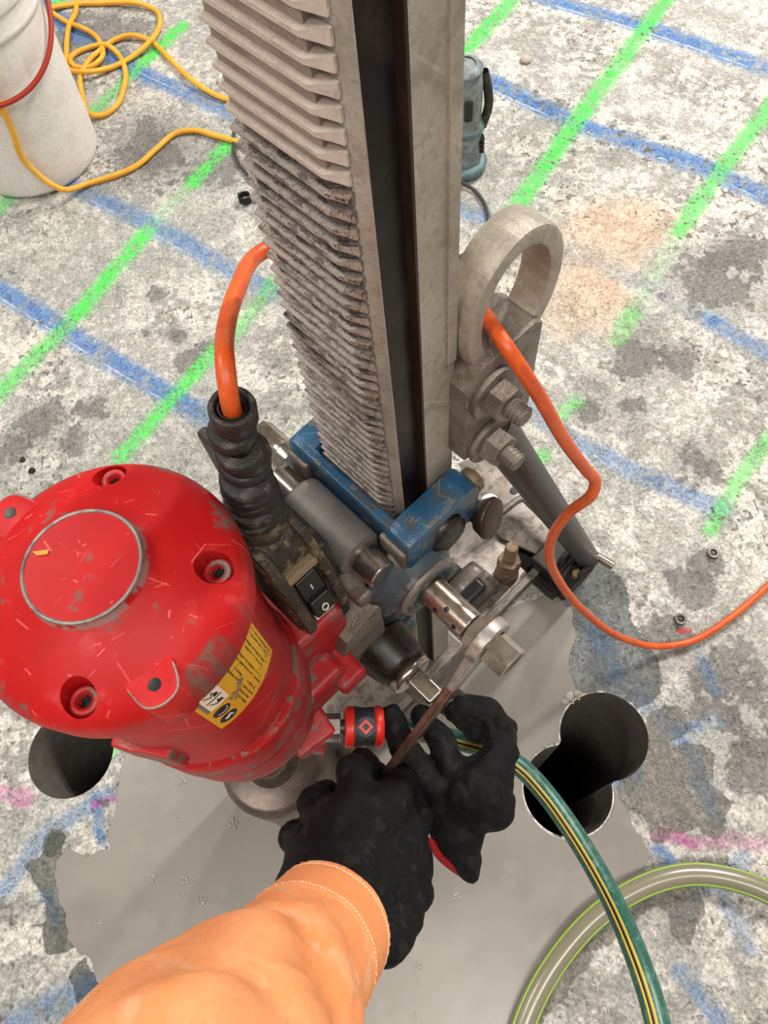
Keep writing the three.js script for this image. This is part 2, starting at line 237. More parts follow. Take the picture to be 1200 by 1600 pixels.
// outline of the two overlapping core holes, a and b, as one path
function twoHoles(a, b, grow = 0) {
  const out = [], n = 48, inside = (p, c) => Math.hypot(p[0] - c[0], p[1] - c[1]) < c[2] + grow - 1e-6;
  for (const [c, o] of [[a, b], [b, a]]) { const arc = []; const th0 = Math.atan2(o[1] - c[1], o[0] - c[0]); for (let i = 0; i <= n; i++) { const t = th0 + i / n * 2 * Math.PI; const p = [c[0] + (c[2] + grow) * Math.cos(t), c[1] + (c[2] + grow) * Math.sin(t)]; if (!inside(p, o)) arc.push(p); } out.push(...arc); }
  return out;
}
const P2 = ([x, z]) => [x, -z];
const pathOf = (pts, C) => { const s = new C(); pts.forEach(([a, b], i) => i ? s.lineTo(a, b) : s.moveTo(a, b)); s.closePath(); return s; };

const TX0 = -0.85, TW = 2.0, TY0 = -0.3, TH = 2.5;   // part of the floor that the paint marks cover (y = -z)
function floorMap() {
  const W2 = (u, v) => { const p = at(u, v, 0); return [p.x, -p.z]; };
  const line = (pts, w, amt) => ({ p: pts.map(([u, v]) => W2(u, v)), w, amt });
  const G = [line([[1075, -40], [1040, 0], [900, 190], [795, 342]], 0.021, 1), line([[835, -40], [800, 0], [724, 82], [690, 130]], 0.021, 1), line([[1215, 150], [1120, 275], [1062, 362]], 0.02, 0.8), line([[1062, 362], [980, 500]], 0.02, 0.14), line([[985, 490], [965, 530]], 0.02, 0.4), line([[900, 625], [880, 650]], 0.016, 0.5), line([[850, 708], [836, 724]], 0.016, 0.6), line([[725, 880], [700, 905]], 0.018, 0.8),
    line([[360, 222], [300, 285]], 0.02, 0.95), line([[300, 285], [225, 362]], 0.018, 0.2), line([[228, 365], [120, 492]], 0.021, 1), line([[120, 492], [0, 612], [-60, 680]], 0.021, 0.75), line([[430, 440], [345, 545]], 0.02, 0.45), line([[352, 528], [190, 712]], 0.018, 0.9), line([[285, 40], [225, 98]], 0.02, 1), line([[225, 98], [140, 180]], 0.02, 0.6), line([[12, 315], [-20, 345]], 0.02, 0.5), line([[95, 0], [70, 22]], 0.02, 0.8), line([[1205, 680], [1150, 755], [1112, 828]], 0.015, 0.6), line([[186, 1150], [172, 1172]], 0.012, 0.6)];
  const B = [line([[800, -20], [870, 3], [1010, 42], [1210, 112]], 0.026, 0.95), line([[700, 85], [755, 122], [905, 195], [1110, 266], [1220, 318]], 0.026, 0.95), line([[60, 0], [120, 55], [215, 112], [345, 168], [420, 200]], 0.026, 0.9), line([[100, 282], [280, 375], [425, 458]], 0.024, 0.7), line([[-20, 440], [60, 490], [130, 535], [260, 615], [420, 705]], 0.024, 0.85), line([[1110, 500], [1200, 552], [1240, 575]], 0.02, 0.75), line([[880, 385], [1110, 500]], 0.02, 0.12), line([[700, 320], [800, 355]], 0.02, 0.6), line([[790, 615], [900, 690], [1000, 742], [1125, 795]], 0.02, 0.5), line([[930, 980], [955, 1050]], 0.022, 0.7),
    line([[10, 1390], [60, 1310], [170, 1240]], 0.014, 0.45), line([[150, 1250], [160, 1310]], 0.009, 0.6), line([[130, 1560], [190, 1500], [300, 1480]], 0.016, 0.7), line([[20, 1600], [130, 1545]], 0.02, 0.5), line([[70, 1400], [95, 1440]], 0.01, 0.9), line([[1000, 1090], [1080, 1180], [1120, 1280]], 0.014, 0.6), line([[1030, 1330], [1045, 1350]], 0.012, 0.8), line([[1060, 1140], [1120, 1130]], 0.012, 0.5), line([[1065, 1520], [1130, 1600]], 0.012, 0.6), line([[1130, 1400], [1170, 1480]], 0.012, 0.35), line([[960, 1220], [990, 1210]], 0.016, 0.7), line([[1090, 1020], [1120, 1080]], 0.01, 0.4), line([[1060, 1430], [1110, 1380], [1160, 1340]], 0.012, 0.35)];
  const R = [line([[-20, 1240], [45, 1247]], 0.013, 0.55), line([[150, 1256], [178, 1250]], 0.008, 0.8), line([[1030, 1303], [1075, 1312]], 0.012, 0.75), line([[1075, 1312], [1220, 1318]], 0.009, 0.4), line([[1060, 985], [1078, 984]], 0.004, 1)];
  const chalk = [line([[870, 10], [1010, 50], [1210, 118]], 0.0016, 0.9), line([[755, 135], [905, 202], [1110, 274], [1220, 326]], 0.0016, 0.9), line([[215, 112], [345, 172]], 0.0016, 0.6), line([[100, 290], [280, 388], [425, 470]], 0.0014, 0.5), line([[-20, 452], [130, 548], [260, 628]], 0.0016, 0.6)];
  const poly = (pts, c, amt, warp = 0.012) => { const q = smooth(pts.map(([u, v]) => W2(u, v)), 90); let a = 9, b = -9, d = 9, e = -9; for (const [x, y] of q) { a = Math.min(a, x); b = Math.max(b, x); d = Math.min(d, y); e = Math.max(e, y); } return { q, c: hex(c), amt, warp, bb: [a - 0.04, b + 0.04, d - 0.04, e + 0.04] }; };
  const wet = [
    poly([[900, 900], [940, 880], [970, 915], [990, 965], [1008, 1005], [1032, 1045], [1018, 1086], [985, 1098], [930, 1080], [860, 1060], [840, 960]], 0x4d5356, 0.85),
    poly([[1000, 1115], [1030, 1098], [1062, 1102], [1074, 1128], [1050, 1168], [1076, 1160], [1106, 1165], [1112, 1205], [1100, 1225], [1128, 1240], [1140, 1268], [1128, 1300], [1080, 1302], [1040, 1318], [1005, 1290], [960, 1260], [985, 1190]], 0x6e6b65, 0.9),
    poly([[985, 1400], [1060, 1370], [1100, 1400], [1106, 1432], [1090, 1462], [1086, 1488], [1060, 1480], [1040, 1440], [1020, 1412], [1000, 1440], [960, 1460], [900, 1520], [860, 1570], [830, 1620], [780, 1600], [900, 1440]], 0x6a675f, 0.85),
    poly([[34, 1352], [62, 1328], [80, 1300], [102, 1305], [100, 1330], [130, 1360], [130, 1470], [110, 1484], [62, 1484], [68, 1420], [56, 1378]], 0x53554f, 0.9, 0.008),
    poly([[104, 1524], [124, 1504], [136, 1520], [160, 1512], [184, 1520], [200, 1540], [140, 1562], [122, 1572], [108, 1556]], 0x4c504d, 0.85, 0.008),
    poly([[60, 1330], [74, 1300], [96, 1296], [100, 1320], [90, 1340]], 0x565a55, 0.9, 0.006),
    poly([[700, 150], [740, 215], [780, 300], [740, 330], [690, 280]], 0x8c8a82, 0.4),
    poly([[270, 620], [330, 640], [440, 600], [500, 640], [470, 720], [330, 730]], 0x8d908a, 0.5),
  ];
  const inP = (q, x, y) => { let c = false; for (let i = 0, j = q.length - 1; i < q.length; j = i++) if ((q[i][1] > y) !== (q[j][1] > y) && x < (q[j][0] - q[i][0]) * (y - q[i][1]) / (q[j][1] - q[i][1]) + q[i][0]) c = !c; return c; };
  for (const l of [...G, ...B, ...R, ...chalk]) { const xs = l.p.map((p) => p[0]), ys = l.p.map((p) => p[1]), m = l.w * 3 + 0.03; l.bb = [Math.min(...xs) - m, Math.max(...xs) + m, Math.min(...ys) - m, Math.max(...ys) + m]; }
  const dist = (l, x, y) => { let d = 9; for (let i = 0; i + 1 < l.p.length; i++) { const [ax, ay] = l.p[i], [bx, by] = l.p[i + 1], vx = bx - ax, vy = by - ay, t = clamp(((x - ax) * vx + (y - ay) * vy) / (vx * vx + vy * vy), 0, 1); d = Math.min(d, Math.hypot(x - ax - t * vx, y - ay - t * vy)); } return d; };
  const inB = (b, x, y) => x > b[0] && x < b[1] && y > b[2] && y < b[3];
  const blotch = (u, v, r) => { const [x, y] = W2(u, v); return [x, y, r]; };
  const darks = [[245, 462, .02], [268, 520, .022], [280, 528, .02], [230, 520, .012], [300, 560, .03], [325, 540, .02], [60, 660, .05], [110, 690, .03], [20, 700, .04], [150, 640, .03], [1110, 440, .08], [1150, 400, .06], [1000, 560, .05], [1060, 560, .04], [1100, 880, .03], [1085, 920, .035], [1050, 1000, .04], [1150, 1060, .07], [1120, 1120, .05], [1170, 1180, .05], [860, 170, .03], [240, 230, .1], [330, 260, .07], [150, 60, .12], [920, 640, .03], [1090, 720, .04], [980, 640, .03]].map(([u, v, r]) => blotch(u, v, r));
  const warm = [[950, 400, .12], [900, 470, .1], [970, 350, .08]].map(([u, v, r]) => blotch(u, v, r));
  const light = hex(0xc6c2ba), mid = hex(0xa9a7a1), dark = hex(0x6d6b68), crust = hex(0xdcd4ca), green = hex(0x52d957), blue = hex(0x4f76b0), mag = hex(0xb0508c), white = hex(0xd8dce4);
  const W = 1640, H = 2048, CELL = 32, cw = Math.ceil(W / CELL), cells = new Map();
  const cellAt = (u, v) => { const ci = Math.floor(u * W / CELL), cj = Math.floor(v * H / CELL), k = cj * cw + ci; let c = cells.get(k); if (!c) { const x0 = TX0 + ci * CELL / W * TW, x1 = x0 + CELL / W * TW, y0 = TY0 + cj * CELL / H * TH, y1 = y0 + CELL / H * TH, hit = (l) => l.bb[0] < x1 && l.bb[1] > x0 && l.bb[2] < y1 && l.bb[3] > y0, spot = ([x, y, r]) => x + 2 * r > x0 && x - 2 * r < x1 && y + 2 * r > y0 && y - 2 * r < y1; c = { B: B.filter(hit), G: G.filter(hit), R: R.filter(hit), chalk: chalk.filter(hit), wet: wet.filter(hit), darks: darks.filter(spot), warm: warm.filter(spot) }; c.any = c.B.length + c.G.length + c.R.length + c.chalk.length; cells.set(k, c); } return c; };
  return dataTex(W, H, (u, v) => {
    const x = TX0 + u * TW, y = TY0 + v * TH, K = cellAt(u, v);
    const n1 = fbm(x * 7, y * 7, 5, 1), n2 = fbm(x * 26 + 3, y * 26, 4, 2), n3 = fbm(x * 90, y * 90, 3, 3), n4 = vn(x * 420, y * 420, 4);
    let c = mix3(mid, light, sstep(0.38, 0.62, n1 * 0.6 + n2 * 0.4));
    c = mix3(c, crust, 0.62 * sstep(0.5, 0.64, n2 * 0.3 + n3 * 0.7)); c = mix3(c, [122, 120, 114], 0.5 * sstep(0.52, 0.40, n3 * 0.7 + n2 * 0.3) * sstep(0.35, 0.6, n1)); c = mix3(c, [232, 226, 218], 0.6 * sstep(0.74, 0.84, vn(x * 190, y * 190, 27)) * sstep(0.45, 0.6, n2));
    c = mix3(c, dark, 0.55 * sstep(0.6, 0.78, fbm(x * 14, y * 14, 5, 5)) * sstep(0.35, 0.6, n3));
    c = mix3(c, [135, 140, 133], 0.35 * sstep(0.5, 0.7, fbm(x * 3.1, y * 3.1, 3, 6)));
    for (const [dx, dy, r] of K.darks) { const d = Math.hypot(x - dx, y - dy) / r; if (d < 2) c = mix3(c, dark, 0.75 * sstep(0.5, 0.62, n2 * 0.55 + n3 * 0.45 + 0.32 * (1 - d) * (d < 1 ? 1 : 0.9))); }
    for (const [dx, dy, r] of K.warm) { const d = Math.hypot(x - dx, y - dy) / r; if (d < 1.5) c = mix3(c, [214, 178, 146], 0.4 * sstep(0.4, 0.7, n1 + 0.4 * (1 - d))); }
    let wx = 0, wy = 0; if (K.any) { wx = fbm(x * 40, y * 40, 3, 8) - 0.5; wy = fbm(x * 40, y * 40, 3, 9) - 0.5; }
    for (const l of K.B) if (inB(l.bb, x, y)) { const d = dist(l, x + wx * 0.012, y + wy * 0.012) / l.w; c = mix3(c, blue, l.amt * (1 - sstep(0.35, 1.35, d + 0.6 * (n3 - 0.5))) * (0.3 + 0.7 * sstep(0.32, 0.62, n3 * 0.6 + n2 * 0.4))); }
    for (const l of K.chalk) if (inB(l.bb, x, y)) c = mix3(c, white, l.amt * (1 - sstep(0.4, 1.2, dist(l, x + wx * 0.004, y) / l.w)) * sstep(0.35, 0.6, n2));
    for (const l of K.R) if (inB(l.bb, x, y)) c = mix3(c, l.w < 0.005 ? [190, 30, 40] : mag, l.amt * (1 - sstep(0.4, 1.3, dist(l, x + wx * 0.02, y + wy * 0.02) / l.w)) * (0.3 + 0.7 * n3));
    for (const l of K.G) if (inB(l.bb, x, y)) { const d = dist(l, x + wx * 0.014, y + wy * 0.014) / l.w; c = mix3(c, green, l.amt * (1 - sstep(0.3, 1.3, d + 0.5 * (n3 - 0.5))) * (0.3 + 0.7 * sstep(0.34, 0.58, n3 * 0.6 + n4 * 0.4))); }
    for (const w of K.wet) if (inB(w.bb, x, y)) { const qx = x + (fbm(x * 30, y * 30, 4, 12) - 0.5) * w.warp * 3, qy = y + (fbm(x * 30, y * 30, 4, 13) - 0.5) * w.warp * 3; if (inP(w.q, qx, qy)) { const k = mix3(c, [c[0] * w.c[0] / 170, c[1] * w.c[1] / 170, c[2] * w.c[2] / 170], 0.6); c = mix3(c, mix3(k, w.c, 0.55), w.amt); } }
    const pit = sstep(0.8, 0.86, vn(x * 150, y * 150, 21)) * sstep(0.5, 0.6, n1); c = mix3(c, [92, 88, 84], 0.7 * pit);
    const g = 0.84 + 0.32 * n4; return [c[0] * g, c[1] * g, c[2] * g];
  });
}
{
  const map = floorMap(); map.wrapS = map.wrapT = THREE.MirroredRepeatWrapping; map.repeat.set(1 / TW, 1 / TH); map.offset.set(-TX0 / TW, -TY0 / TH);
  const bump = tile(1024, 0.4, (u, v) => grey(0.45 * fbm(u * 10, v * 10, 5, 81, 10) + 0.25 * fbm(u * 60, v * 60, 3, 82, 60) + 0.15 * vn(u * 256, v * 256, 84, 256) - 0.3 * sstep(0.70, 0.80, vn(u * 60, v * 60, 83, 60) * 0.6 + vn(u * 130, v * 130, 85, 130) * 0.4) + 0.15), false);
  const floorMat = std({ map, bumpMap: bump, bumpScale: 0.006, roughness: 0.85 });
  const s = pathOf([[X0, -Z1], [X1, -Z1], [X1, -Z0], [X0, -Z0]], THREE.Shape);
  s.holes.push(pathOf(circ(HOLES[0][0], -HOLES[0][1], HOLES[0][2], 64), THREE.Path));
  s.holes.push(pathOf(twoHoles(HOLES[1], HOLES[2]).map(P2), THREE.Path));
  const g = new THREE.ExtrudeGeometry(s, { depth: 0.6, bevelEnabled: false, curveSegments: 48 }); g.translate(0, 0, -0.6); g.rotateX(-Math.PI / 2);
  const fl = structure('floor', 'rough grey concrete floor marked with green and blue spray paint lines', g, floorMat);
  const boreMat = std({ map: worn(0x746f68, { dark: 0x66615b, light: 0x827d75, grime: 0x5e5953, m: 0.1, size: 256, seed: 94 }), roughness: 0.55 });  // bore walls get a darker concrete tone than the floor
  const bore = (pts) => { const P = [], I = [], n = pts.length; for (const [x, z] of pts) P.push(x, -0.0015, z, x, -0.598, z); for (let i = 0; i < n; i++) { const a = 2 * i, b = 2 * ((i + 1) % n); I.push(a, a + 1, b, b, a + 1, b + 1); } let k = new THREE.BufferGeometry(); k.setAttribute('position', new THREE.Float32BufferAttribute(P, 3)); k.setIndex(I); k = k.toNonIndexed(); k.computeVertexNormals(); boreMat.side = THREE.DoubleSide; const m = new THREE.Mesh(boxUV(k), boreMat); m.name = 'bore_wall'; m.userData.label = 'darker concrete wall of a drilled hole'; m.castShadow = m.receiveShadow = true; fl.add(m); };
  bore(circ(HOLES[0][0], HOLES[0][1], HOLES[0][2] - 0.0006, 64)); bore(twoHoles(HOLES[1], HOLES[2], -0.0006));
  const box = (a, b, c, d, e, f) => { const k = new THREE.BoxGeometry(b - a, d - c, f - e); k.translate((a + b) / 2, (c + d) / 2, (e + f) / 2); return boxUV(k); };
  structure('ceiling', 'bare concrete ceiling of the hall', box(X0 - 0.2, X1 + 0.2, CEIL + 0.06, CEIL + 0.26, Z0 - 0.2, Z1 + 0.2), M.concreteWall);
  structure('wall_back', 'bare concrete wall behind the bucket', box(X0 - 0.2, X1 + 0.2, -0.6, CEIL + 0.06, Z0 - 0.2, Z0), M.concreteWall);
  structure('wall_front', 'bare concrete wall behind the photographer', box(X0 - 0.2, X1 + 0.2, -0.6, CEIL + 0.06, Z1, Z1 + 0.2), M.concreteWall);
  structure('wall_left', 'bare concrete wall on the bucket side', box(X0 - 0.2, X0, -0.6, CEIL + 0.06, Z0, Z1), M.concreteWall);
  structure('wall_right', 'bare concrete wall opposite the bucket', box(X1, X1 + 0.2, -0.6, CEIL + 0.06, Z0, Z1), M.concreteWall);
}
for (const [x, z, turn, len, wid, L] of LAMPS) {
  const narrow = wid < 0.3, where = z < -2 ? '' : x < -1.7 ? ' on the bucket side' : x < 0 ? ' behind the photographer on the motor side' : ' over the photographer', a = turn * Math.PI / 180;
  const t = thing(narrow ? 'batten_lamp' : 'fill_panel', narrow ? (x > 2 ? 'bright narrow white ceiling batten lamp farther from the column' : 'dimmer narrow white ceiling batten lamp nearer the back wall') : 'added square-edged white ceiling panel for fill light' + where, 'lamp', V3(x, CEIL, z), a, narrow ? 'ceiling batten lamps' : 'added ceiling fill panels');
  const add = (n, g, m) => { const k = new THREE.Mesh(g, m); k.name = n; k.castShadow = k.receiveShadow = true; t.add(k); return k; };
  add('housing', rbox(-len / 2 - 0.02, len / 2 + 0.02, 0, 0.06, -wid / 2 - 0.02, wid / 2 + 0.02, 0.006), M.white);
  const d = add('diffuser', new THREE.BoxGeometry(len, 0.012, wid), std({ color: 0xffffff, emissive: 0xfffaf3, emissiveIntensity: 3, roughness: 0.5 })); d.position.y = -0.006;
  const l = new THREE.RectAreaLight(0xfffaf3, L, len, wid); l.position.set(0, -0.018, 0); l.rotation.x = -Math.PI / 2; l.castShadow = true; t.add(l);
}

// ---------------------------------------------------------------- drill stand
const stand = mthing('drill_stand', 'core drill stand with grey toothed column, blue carriage and sloping rear brace', 'drill stand', V3(0, 0, 0));
const AX = V3(1, 0, 0);
{
  const top = 1.05;
  const col = part(stand, 'column', slab([[-0.027, 0.0290], [0.043, 0.0290], [0.05, 0.0262], [0.05, 0.0255], [0.040, 0.0255], [0.040, 0.0020], [0.05, 0.0020], [0.05, -0.0242], [-0.027, -0.0242]].reverse(), 0.016, top, 'xz', 0.0006), M.alu);
  part(col, 'guide_strip', slab([[0.0385, 0.0256], [0.0435, 0.0254], [0.0435, 0.0034], [0.0385, 0.0034]], 0.03, top - 0.002, 'xz', 0.0004), M.blackSteel, { label: 'black guide strip in the column groove' });
  part(col, 'groove_strip', slab([[0.0436, 0.0036], [0.0499, 0.0036], [0.0499, 0.0016], [0.0436, 0.0016]], 0.03, top - 0.002, 'xz', 0.0003), M.brownSteel);
  part(col, 'edge_rail', rbox(0.049, 0.0525, 0.727, top, -0.0242, -0.0168, 0.001), M.alu);
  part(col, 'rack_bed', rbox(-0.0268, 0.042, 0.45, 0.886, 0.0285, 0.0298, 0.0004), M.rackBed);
  part(col, 'rack_bed', rbox(-0.0268, 0.0338, 0.8865, top - 0.003, 0.0285, 0.0336, 0.0004), M.dust);
  const toothGeo = (k) => {
    const S = [[-0.0275, 0.0362, 0.0010], [0.0335, 0.0362, 0.0010], [0.0435, 0.0306, 0.0029]], P = [], U = [], I = [];
    for (const [x, tz, th] of S) { const u = (x + 0.0275) / 0.071; for (const [y, z, v] of [[-0.0031, 0.0293, 0.02], [-th, tz, 0.40], [-th, tz, 0.43], [th, tz, 0.57], [th, tz, 0.60], [0.0031, 0.0293, 0.98]]) { P.push(x, y, z); U.push(u, (v + k) / 5); } }
    const f = (a, b, c, d) => I.push(a, b, c, a, c, d);
    for (let s = 0; s < 2; s++) { const o = s * 6, q = o + 6; for (const e of [0, 2, 4]) f(o + e + 1, o + e, q + e, q + e + 1); }
    f(0, 1, 3, 5); f(17, 15, 13, 12);
    let g = new THREE.BufferGeometry(); g.setAttribute('position', new THREE.Float32BufferAttribute(P, 3)); g.setAttribute('uv', new THREE.Float32BufferAttribute(U, 2)); g.setIndex(I); g = g.toNonIndexed(); g.computeVertexNormals(); return g;
  };
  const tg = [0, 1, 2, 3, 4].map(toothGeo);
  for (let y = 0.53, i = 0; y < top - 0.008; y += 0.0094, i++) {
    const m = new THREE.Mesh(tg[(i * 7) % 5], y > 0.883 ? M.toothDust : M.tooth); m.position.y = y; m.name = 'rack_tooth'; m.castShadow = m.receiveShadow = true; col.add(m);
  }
  part(col, 'rust_streak', rbox(-0.026, 0.0285, 0.7655, 0.7675, 0.0297, 0.0328, 0.0006), M.rust, { label: 'rusty brown streak in one rack gap' });

  // carriage
  const arm = (x0, x1) => slab(smooth([[0.048, 0.6015], [0.04, 0.6035], [0, 0.6035], [-0.019, 0.6025], [-0.025, 0.592], [-0.025, 0.566], [-0.02, 0.549], [-0.011, 0.548], [-0.007, 0.566], [-0.002, 0.582], [0.007, 0.590], [0.017, 0.585], [0.023, 0.567], [0.024, 0.535], [0.028, 0.516], [0.038, 0.510], [0.048, 0.514], [0.0495, 0.55]], 140), x0, x1, 'zy', 0.003);
  const car = part(stand, 'carriage', [rbox(-0.05, 0.06, 0.55, 0.603, 0.0385, 0.0485, 0.003, 3), arm(0.0535, 0.078), arm(-0.053, -0.0305)], M.blue, { label: 'blue painted carriage frame around the column' });
  for (const [a, b] of [[-0.052, -0.03], [0.05, 0.076]]) part(car, 'machined_pad', rbox(a, b, 0.535, 0.592, 0.0475, 0.0535, 0.0025), M.cast);
  part(car, 'end_screw', lathe([[0, 0], [0.009, 0], [0.0105, 0.002], [0.0105, 0.008], [0.008, 0.0095], [0, 0.0095]], V3(0.066, 0.585, -0.024), V3(0, 0, -1), 24), M.rust);
  part(car, 'guide_roller', lathe([[0, 0], [0.015, 0], [0.021, 0.004], [0.0225, 0.012], [0.021, 0.022], [0.016, 0.0265], [0, 0.0275]], V3(0.054, 0.557, 0.008), AX, 40), M.blackKnob, { label: 'black guide roller in the arch of the carriage' });
  part(car, 'clamp_screw', [lathe([[0, 0], [0.007, 0], [0.007, 0.022], [0.0135, 0.026], [0.0175, 0.034], [0.0165, 0.038], [0, 0.038]], V3(0.055, 0.535, -0.020), V3(0.75, 0.25, -0.25), 30)], M.brownSteel);
  const low = part(stand, 'carriage_body', [rbox(-0.05, 0.07, 0.47, 0.552, 0.0335, 0.056, 0.005, 3), lathe([[0, 0], [0.041, 0], [0.041, 0.006], [0.036, 0.014], [0.028, 0.026], [0.0255, 0.034], [0.0195, 0.0345], [0.0195, 0.03], [0, 0.03]], V3(0.058, 0.535, 0.042), AX, 48), lathe([[0, 0], [0.034, 0], [0.030, 0.014], [0.021, 0.026], [0, 0.026]], V3(-0.042, 0.535, 0.042), V3(-1, 0, 0), 40)], M.blueDirty, { label: 'grimy lower carriage body with bearing boss' });
  part(low, 'bearing_rim', lathe([[0.0285, 0], [0.0292, 0.002], [0.0275, 0.0045], [0.0240, 0.0048], [0.0235, 0.003], [0.0285, 0]], V3(0.087, 0.535, 0.042), AX, 48), M.cast);
  part(stand, 'carriage_foot', [rbox(-0.05, 0.054, 0.37, 0.49, 0.034, 0.073, 0.005), rbox(-0.052, 0.062, 0.352, 0.372, 0.034, 0.126, 0.004)], M.blueDirty);
  part(stand, 'clamp_block', [slab([[0.072, 0.385], [0.128, 0.385], [0.128, 0.44], [0.112, 0.485], [0.072, 0.50]], 0.012, 0.063, 'zy', 0.003)], M.cast, { label: 'grey dovetail clamp block between carriage and motor' });
  part(stand, 'keeper_bar', rbox(0.036, 0.066, 0.535, 0.552, 0.055, 0.092, 0.004), M.cast);
  // crank shaft
  const sy = 0.535, sz = 0.042;
  const sh = part(stand, 'crank_shaft', [rod(V3(-0.09, sy, sz), V3(0.134, sy, sz), 0.0122, 0.0122, 36, 0.001)], M.steel, { label: 'chrome crank shaft with hexagon ends' });
  part(sh, 'hexagon_end', hexbar(V3(0.1345, sy, sz), V3(0.176, sy, sz), 0.0235, 0.0015), M.steel);
  part(sh, 'hexagon_end', hexbar(V3(-0.09, sy, sz), V3(-0.116, sy, sz), 0.0225, 0.0015), M.steel);
  part(sh, 'collar', lathe([[0.0122, 0], [0.0165, 0.0005], [0.0172, 0.002], [0.0172, 0.019], [0.0165, 0.0205], [0.0122, 0.021]], V3(-0.062, sy, sz), V3(-1, 0, 0), 36), M.chrome);
  for (const [x, a] of [[0.107, 25], [0.126, 25], [0.114, 60]]) { const r = a * Math.PI / 180, n = V3(0, Math.sin(r), Math.cos(r)); part(sh, 'pin_hole', rod(V3(x, sy, sz).addScaledVector(n, 0.0118), V3(x, sy, sz).addScaledVector(n, 0.0124), 0.0022, 0.0022, 16), M.black); }
  // hinge pin and sleeve that carry the motor plate
  part(stand, 'hinge_sleeve', lathe([[0.0123, -0.033], [0.0185, -0.033], [0.0195, -0.031], [0.0195, 0.034], [0.0185, 0.036], [0.0123, 0.036]], V3(0.010, 0.574, 0.0685), AX, 48), M.sleeve, { label: 'grey hinge sleeve' });
  part(stand, 'hinge_pin', rod(V3(-0.05, 0.574, 0.0685), V3(0.0695, 0.574, 0.0685), 0.0122, 0.0122, 40, 0.0014), M.chrome);
  // lower clamp spindle
  const cl = part(stand, 'clamp_spindle', lathe([[0, 0], [0.030, 0], [0.031, 0.003], [0.029, 0.012], [0.0245, 0.030], [0.0225, 0.036], [0, 0.036]], V3(0.060, 0.402, 0.081), AX, 40), M.blackKnob);
  part(cl, 'steel_end', lathe([[0, 0], [0.0225, 0], [0.0215, 0.008], [0.019, 0.0095], [0, 0.0095]], V3(0.096, 0.402, 0.081), AX, 40), M.steel);
  part(cl, 'tang', rbox(0.105, 0.135, 0.390, 0.414, 0.072, 0.090, 0.003), M.steel);
  part(cl, 'knob', lathe([[0, 0], [0.011, 0], [0.014, 0.004], [0.013, 0.02], [0, 0.022]], V3(0.135, 0.402, 0.075), V3(1, 0, -0.2), 24), M.blackKnob);
  // lock lever beside the column
  const lv = part(stand, 'lock_lever', [rod(V3(0.05, 0.475, 0.005), V3(0.092, 0.475, 0.004), 0.009, 0.009), slab(smooth([[-0.012, 0.488], [0.012, 0.49], [0.028, 0.478], [0.026, 0.462], [-0.004, 0.458], [-0.016, 0.47]], 40), 0.086, 0.1, 'zy', 0.002)], M.galv);
  part(lv, 'grip', rbox(0.092, 0.112, 0.466, 0.484, -0.008, 0.02, 0.006), M.black);
  // base
  const bp = part(stand, 'base_plate', [slab([[-0.10, 0.17], [-0.085, 0.185], [0.040, 0.185], [0.056, 0.17], [0.056, -0.255], [0.04, -0.27], [-0.085, -0.27], [-0.10, -0.255]].reverse(), 0.001, 0.018, 'xz', 0.002), rbox(0.044, 0.056, 0.015, 0.026, -0.25, 0.16, 0.002), rbox(-0.10, -0.088, 0.015, 0.026, -0.25, 0.16, 0.002)], M.galv, { label: 'scuffed steel base plate' });
  part(bp, 'column_foot', [rbox(-0.045, 0.066, 0.016, 0.09, -0.045, 0.05, 0.006), slab([[-0.04, 0.018], [-0.16, 0.018], [-0.16, 0.03], [-0.06, 0.11], [-0.04, 0.11]], -0.005, 0.03, 'zy', 0.003)], M.galv);
  const s0 = onL(792, 893, 'y', 0.03);
  const stud = part(bp, 'stud', [rod(V3(s0.x, 0.016, s0.z), V3(s0.x, 0.125, s0.z), 0.0085, 0.0085, 24)], M.rust, { label: 'rusty threaded levelling stud' });
  part(stud, 'nut', [hexbar(V3(s0.x, 0.05, s0.z), V3(s0.x, 0.078, s0.z), 0.029), rod(V3(s0.x, 0.018, s0.z), V3(s0.x, 0.05, s0.z), 0.018, 0.016)], M.rust);
  for (let i = 0; i < 9; i++) { const g = new THREE.TorusGeometry(0.0085, 0.0009, 6, 24); g.rotateX(Math.PI / 2); g.translate(s0.x, 0.083 + i * 0.0046, s0.z); part(stud, 'thread', g, M.rust); }
  part(bp, 'tie_bar', tube([[752, 822], [785, 800], [816, 779], [830, 790], [872, 832]].map(([u, v]) => atL(u, v, 0.055)), 0.0055, 60, 12), M.galv);
  const q = (u, v, y = 0) => { const p = atL(u, v, y); return [p.x, p.z]; };
  const ear = part(bp, 'anchor_ear', slab([q(716, 735), q(752, 722), q(800, 745), q(835, 775), q(880, 845), q(845, 880), q(780, 850)], 0.018, 0.026, 'xz', 0.002, []), M.galv);
  const eh = atL(803, 767, 0.026); part(ear, 'ear_hole', rod(V3(eh.x, 0.0255, eh.z), V3(eh.x, 0.0268, eh.z), 0.0065, 0.0065, 24, 0.0003), M.black);
  const wb = atL(765, 790, 0.03); part(bp, 'levelling_pad', rod(V3(wb.x, 0.02, wb.z), V3(wb.x, 0.045, wb.z), 0.016, 0.014), M.white);
  // rear brace
  const b0 = V3(0.058, 0.635, -0.052), b1 = atL(918, 872, 0.055);
  const br = part(stand, 'brace', [rod(b0, b1, 0.0165, 0.0165, 32)], M.blackSteel, { label: 'dark tubular brace from column to base' });
  const bd = b1.clone().sub(b0).normalize();
  part(br, 'brace_tip', [rod(b1.clone().addScaledVector(bd, -0.005), b1.clone().addScaledVector(bd, 0.02), 0.012, 0.010)], M.cast);
